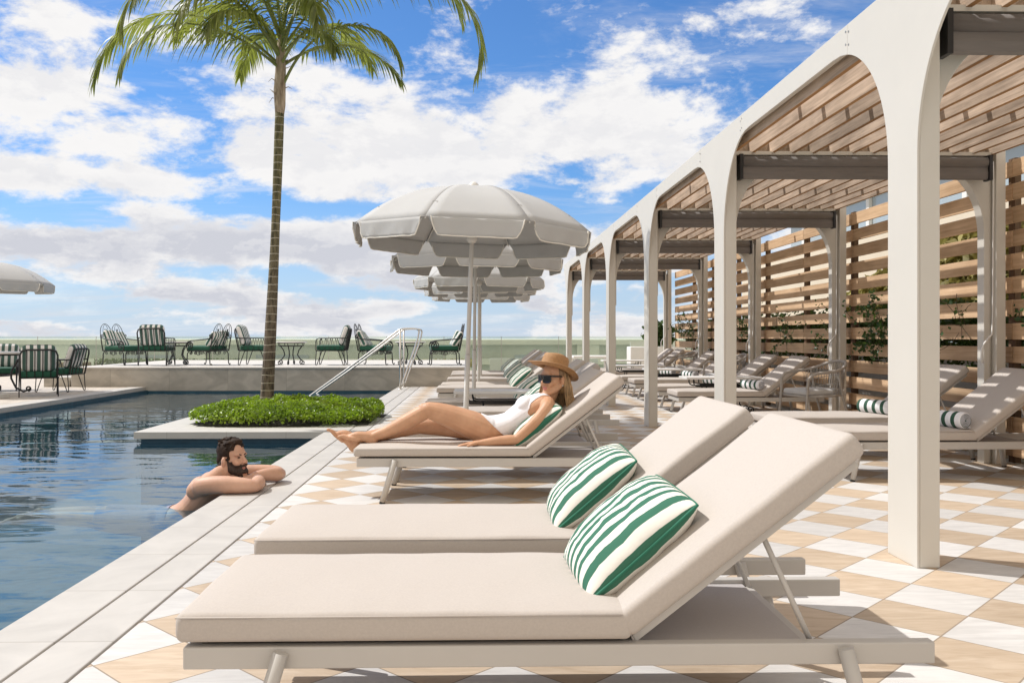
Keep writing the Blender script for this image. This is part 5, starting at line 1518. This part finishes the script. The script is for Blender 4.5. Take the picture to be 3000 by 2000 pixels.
# straw hat
hat = MB()
HT = frame((.508, YW, .848), (-.86, -.50, 0), 21, 0)
def hatp(r, a, z):
    f = Vector((r*1.10*math.cos(a), r*.96*math.sin(a), z))
    return HT @ f
prof = [(.170, -.012), (.166, -.008), (.14, -.018), (.115, -.018), (.092, -.008), (.0855, .008), (.083, .045), (.079, .072), (.072, .086), (.056, .092), (.03, .085), (.004, .081)]
rings = []
for r, z in prof:
    ring = []
    for k in range(40):
        a = 2*math.pi*k/40
        zz = z
        if r > .1: zz += .020*((r-.09)/.08)*(math.cos(2*a)*-.8 + .2*math.cos(a))
        if r < .075 and r > .02: zz -= .010*math.cos(a)**2*(1 if math.cos(a) > 0 else .2)
        ring.append(hatp(r, a, zz))
    rings.append(ring)
hat.loft(rings[::-1], True, False)
ho = rel(hat.build('straw_hat', m_straw, wom))
sd_ = ho.modifiers.new('thick', 'SOLIDIFY'); sd_.thickness = .0035
bnd = MB().loft([[hatp(.0868, 2*math.pi*k/40, .008) for k in range(40)], [hatp(.0848, 2*math.pi*k/40, .024) for k in range(40)]], True, False)
bo = bnd.build('hat_band', mat('dark_tan_band', (.25, .13, .05), .7), ho)
# sunglasses
gl = MB()
def lens(y):
    pts = []
    for k in range(24):
        a = 2*math.pi*k/24; ca, sa = math.cos(a), math.sin(a)
        yy = y + .0305*math.copysign(abs(ca)**.62, ca); zz = .012 + .0255*math.copysign(abs(sa)**.62, sa)*(1.0 if sa > 0 else 1.12)
        pts.append((.1065 - 5.2*yy*yy, yy, zz))
    return pts
for y in (-.0335, .0335):
    a = lens(y); gl.loft([[TW @ Vector((p[0]+dx, p[1], p[2])) for p in a] for dx in (0.0, .006)], False)
gl.tube([TW @ Vector((.111-5.2*y*y, y, .0345)) for y in [-.064+.128*i/12 for i in range(13)]], .0042, 6)
for y in (-1, 1):
    gl.tube([TW @ Vector(p) for p in ((.087, y*.064, .031), (.05, y*.0735, .029), (.01, y*.0795, .027), (-.022, y*.081, .012))], [.0062, .006, .005, .003], 8, flat=.55)
rel(gl.build('sunglasses', m_black, wom, recalc=True))
# hair
hr_ = MB(); rnd = random.Random(31)
hr_.ellip(TW @ Vector((-.022, 0, .052)), (.093, .083, .080), TW.to_3x3())
hr_.ellip(TW @ Vector((-.060, 0, -.015)), (.048, .064, .080), TW.to_3x3())
for k in range(520):
    t = rnd.random()
    side = rnd.choice((-1, 1))
    ang = rnd.uniform(.05, 1.0)
    lx = -.015 - .075*ang; ly = side*.078*math.sqrt(max(.02, 1-ang*ang*.9))
    p = TW @ Vector((lx, ly, rnd.uniform(.0, .05)))
    L = rnd.uniform(.26, .37)
    q = [p]
    for j in range(1, 6):
        f = j/5
        q.append(p + Vector((.030*f + .030*f*f*(1 if j > 2 else .5) + rnd.gauss(0, .006), rnd.gauss(0, .007)-side*.01*f, -L*f*(1-.12*f))))
    hr_.limb(q, [.0030, .0036, .0034, .003, .0024, .001], 5, 2)
for k in range(90):     # locks behind the near ear and over the far shoulder
    if k < 62: p = TW @ Vector((rnd.uniform(-.05, -.012), .074+rnd.uniform(0, .010), rnd.uniform(-.005, .05))); dx, L = rnd.uniform(.02, .06), rnd.uniform(.16, .27)
    else: p = TW @ Vector((rnd.uniform(.02, .055), -.07, rnd.uniform(.0, .04))); dx, L = rnd.uniform(-.03, .03), rnd.uniform(.12, .18)
    q = [p + Vector((dx*f + rnd.gauss(0, .003), rnd.gauss(0, .004), -L*f)) for f in (0, .25, .5, .75, 1)]
    hr_.limb(q, [.003, .004, .0036, .003, .001], 5, 2)
rel(hr_.build('hair', m_hair_b, wom))
er = MB().ellip(TW @ Vector((.004, .086, -.034)), (.0042, .0042, .0042)); rel(er.build('earring', m_polew, wom))

# ---- the man
YM = 6.22
man = empty('person', (-1.9, YM, -.1), label='bearded dark haired man in the pool resting his folded arms on the coping', cat='person')
def relm(o): o.location = (1.9, -YM, .1); return o
mb = MB()
torso(mb, [((-2.30, YM, -.236), .086, .150), ((-2.18, YM, -.226), .092, .162), ((-2.07, YM, -.188), .088, .150), ((-1.985, YM, -.125), .092, .155), ((-1.915, YM, -.045), .104, .182), ((-1.865, YM, .02), .096, .20), ((-1.82, YM, .072), .062, .15), ((-1.795, YM, .105), .05, .08)])
for y in (-1, 1):
    mb.ellip((-1.872, YM+y*.20, .036), (.064, .056, .060))      # shoulder cap
    mb.ellip((-1.922, YM+y*.165, .018), (.072, .055, .058), Matrix.Rotation(R(-45), 3, 'Y'))
    mb.ellip((-1.925, YM+y*.10, .035), (.075, .075, .055), Matrix.Rotation(R(-45), 3, 'Y'))   # shoulder blade
    mb.limb([(-1.865, YM+y*.17, .056), (-1.83, YM+y*.09, .085), (-1.80, YM+y*.04+.01, .112)], [.05, .05, .048])
mb.limb([(-1.80, YM, .085), (-1.765, YM+.01, .13), (-1.745, YM+.02, .175)], [.068, .063, .062])
TM = frame((-1.728, YM+.03, .190), (.90, -.42, .05), 2, 0)
head(mb, TM, 1.03, True)
mb.ellip(TM @ Vector((.078, 0, -.084)), (.036, .040, .034), TM.to_3x3())
# near arm along the coping
mb.limb([(-1.875, YM-.205, .045), (-1.80, YM-.225, .058), (-1.69, YM-.235, .062), (-1.58, YM-.232, .056), (-1.515, YM-.215, .048)], [.062, .062, .060, .052, .043], 18)
mb.limb([(-1.515, YM-.210, .048), (-1.512, YM-.13, .055), (-1.54, YM-.02, .054), (-1.575, YM+.06, .046)], [.044, .052, .045, .030], 16)
hand(mb, (-1.578, YM+.065, .046), (-.25, 1, .12), (0, 0, -1), 1.08, .3, .14, 1)
# far arm over it
mb.limb([(-1.865, YM+.205, .05), (-1.77, YM+.25, .062), (-1.64, YM+.285, .068), (-1.50, YM+.30, .066), (-1.452, YM+.285, .056)], [.062, .060, .056, .050, .043], 18)
mb.limb([(-1.455, YM+.28, .056), (-1.46, YM+.20, .066), (-1.52, YM+.11, .076), (-1.585, YM+.03, .074)], [.044, .052, .044, .030], 16)
hand(mb, (-1.588, YM+.025, .074), (-.6, -1, -.08), (-.2, 0, -1), 1.08, .35, .14, -1)
for y in (-1, 1):
    mb.limb([(-2.26, YM+y*.085, -.228), (-2.45, YM+y*.10, -.214), (-2.68, YM+y*.09, -.192)], [.090, .078, .058], 16)
    mb.limb([(-2.68, YM+y*.09, -.194), (-2.80, YM+y*.08, -.19), (-3.06, YM+y*.07, -.185)], [.056, .056, .036], 14)
    foot(mb, (-3.07, YM+y*.07, -.185), (-3.09, YM+y*.07, -.170), (-3.29, YM+y*.08, -.22), (0, 0, -1), 1.0)
mme = remesh(mb, .0048, 12)
Ti = TM.inverted()
for p in mme.polygons:
    c = Ti @ p.center
    if c.x > .093 and abs(c.y) < .018 and -.061 < c.z < -.053: p.material_index = 1
relm(mesh_obj('body', mme, [m_skin_m, m_lip], man))
def beard_test(c, n):
    q = Ti @ c
    if q.x < -.005 or q.x > .1165 or abs(q.y) > .074 or q.z < -.120 or (q.z < -.091 and q.x > .099): return False
    if q.x < .022: return -.075 < q.z < .02 and abs(q.y) > .05
    top = -.022 - .25*max(0, .055-q.x) if q.x < .055 else -.030
    if q.x > .055 and abs(q.y) < .03: top = -.030
    if q.z > top + (.02 if q.x < .05 else 0): return False
    if q.x > .09 and abs(q.y) < .020 and -.066 < q.z < -.048: return False
    return q.z > -.135 and (q.z < -.036 or abs(q.y) > .02 or q.x < .09)
relm(shell(mme, beard_test, .0065, 'beard', m_beard, man))
hm = MB(); rnd = random.Random(77)
def mh(c, r): hm.ellip(TM @ Vector(c), r, TM.to_3x3())
mh((-.020, 0, .072), (.100, .080, .081)); mh((-.068, 0, .005), (.050, .066, .072)); mh((.03, 0, .128), (.055, .055, .026))
def crop_test(c, n):
    q = Ti @ c; ay = abs(q.y)
    if q.x < -.125 or ay > .086 or q.z < -.078: return False
    if -.030 < q.x < .022 and -.042 < q.z < .034 and ay > .070: return False      # the ear
    if q.x < -.018: return q.z > -.074 + .45*max(0, ay-.05)
    if q.x < .034 and ay > .045: return q.z > .012 - max(0, q.x)*.2
    return q.x < .062 and q.z > .070
relm(shell(mme, crop_test, .0045, 'cropped_hair', m_hair_d, man))
for k in range(90):
    a = rnd.uniform(-1.4, 1.4); b_ = rnd.uniform(.15, 1.35)
    c = Vector((-.02+.1*math.cos(b_)*math.cos(a)*rnd.choice((1, 1, -1)), .08*math.cos(b_)*math.sin(a), .074+.088*math.sin(b_)))
    if (c.z < .07 and c.x > .0) or c.x < -.075: continue
    d = Vector((rnd.uniform(-.3, 1), rnd.uniform(-.5, .5), rnd.uniform(-.1, .3)))*.024
    hm.limb([TM @ (c-d*1.3), TM @ (c + Vector((0, 0, .003))), TM @ (c+d)], [.004, .0062, .004], 6, 2)
hme = remesh(hm, .0045, 1)
relm(mesh_obj('hair', hme, m_hair_d, man))
eb = MB()
for y in (-1, 1):
    eb.limb([TM @ Vector(p) for p in ((.092, y*.016, .036), (.091, y*.034, .041), (.078, y*.050, .036))], [.0042, .0048, .003], 6, 3)
relm(eb.build('eyebrow', m_beard, man))
ey = MB()
for y in (-1, 1): ey.ellip(TM @ Vector((.0865, y*.033, .020)), (.0075, .0125, .0052), TM.to_3x3())
relm(ey.build('eye', m_black, man))
def short_test(c, n): return c.x < -2.14 and c.x > -2.62
relm(shell(mme, short_test, .006, 'swim_shorts', m_shorts, man))
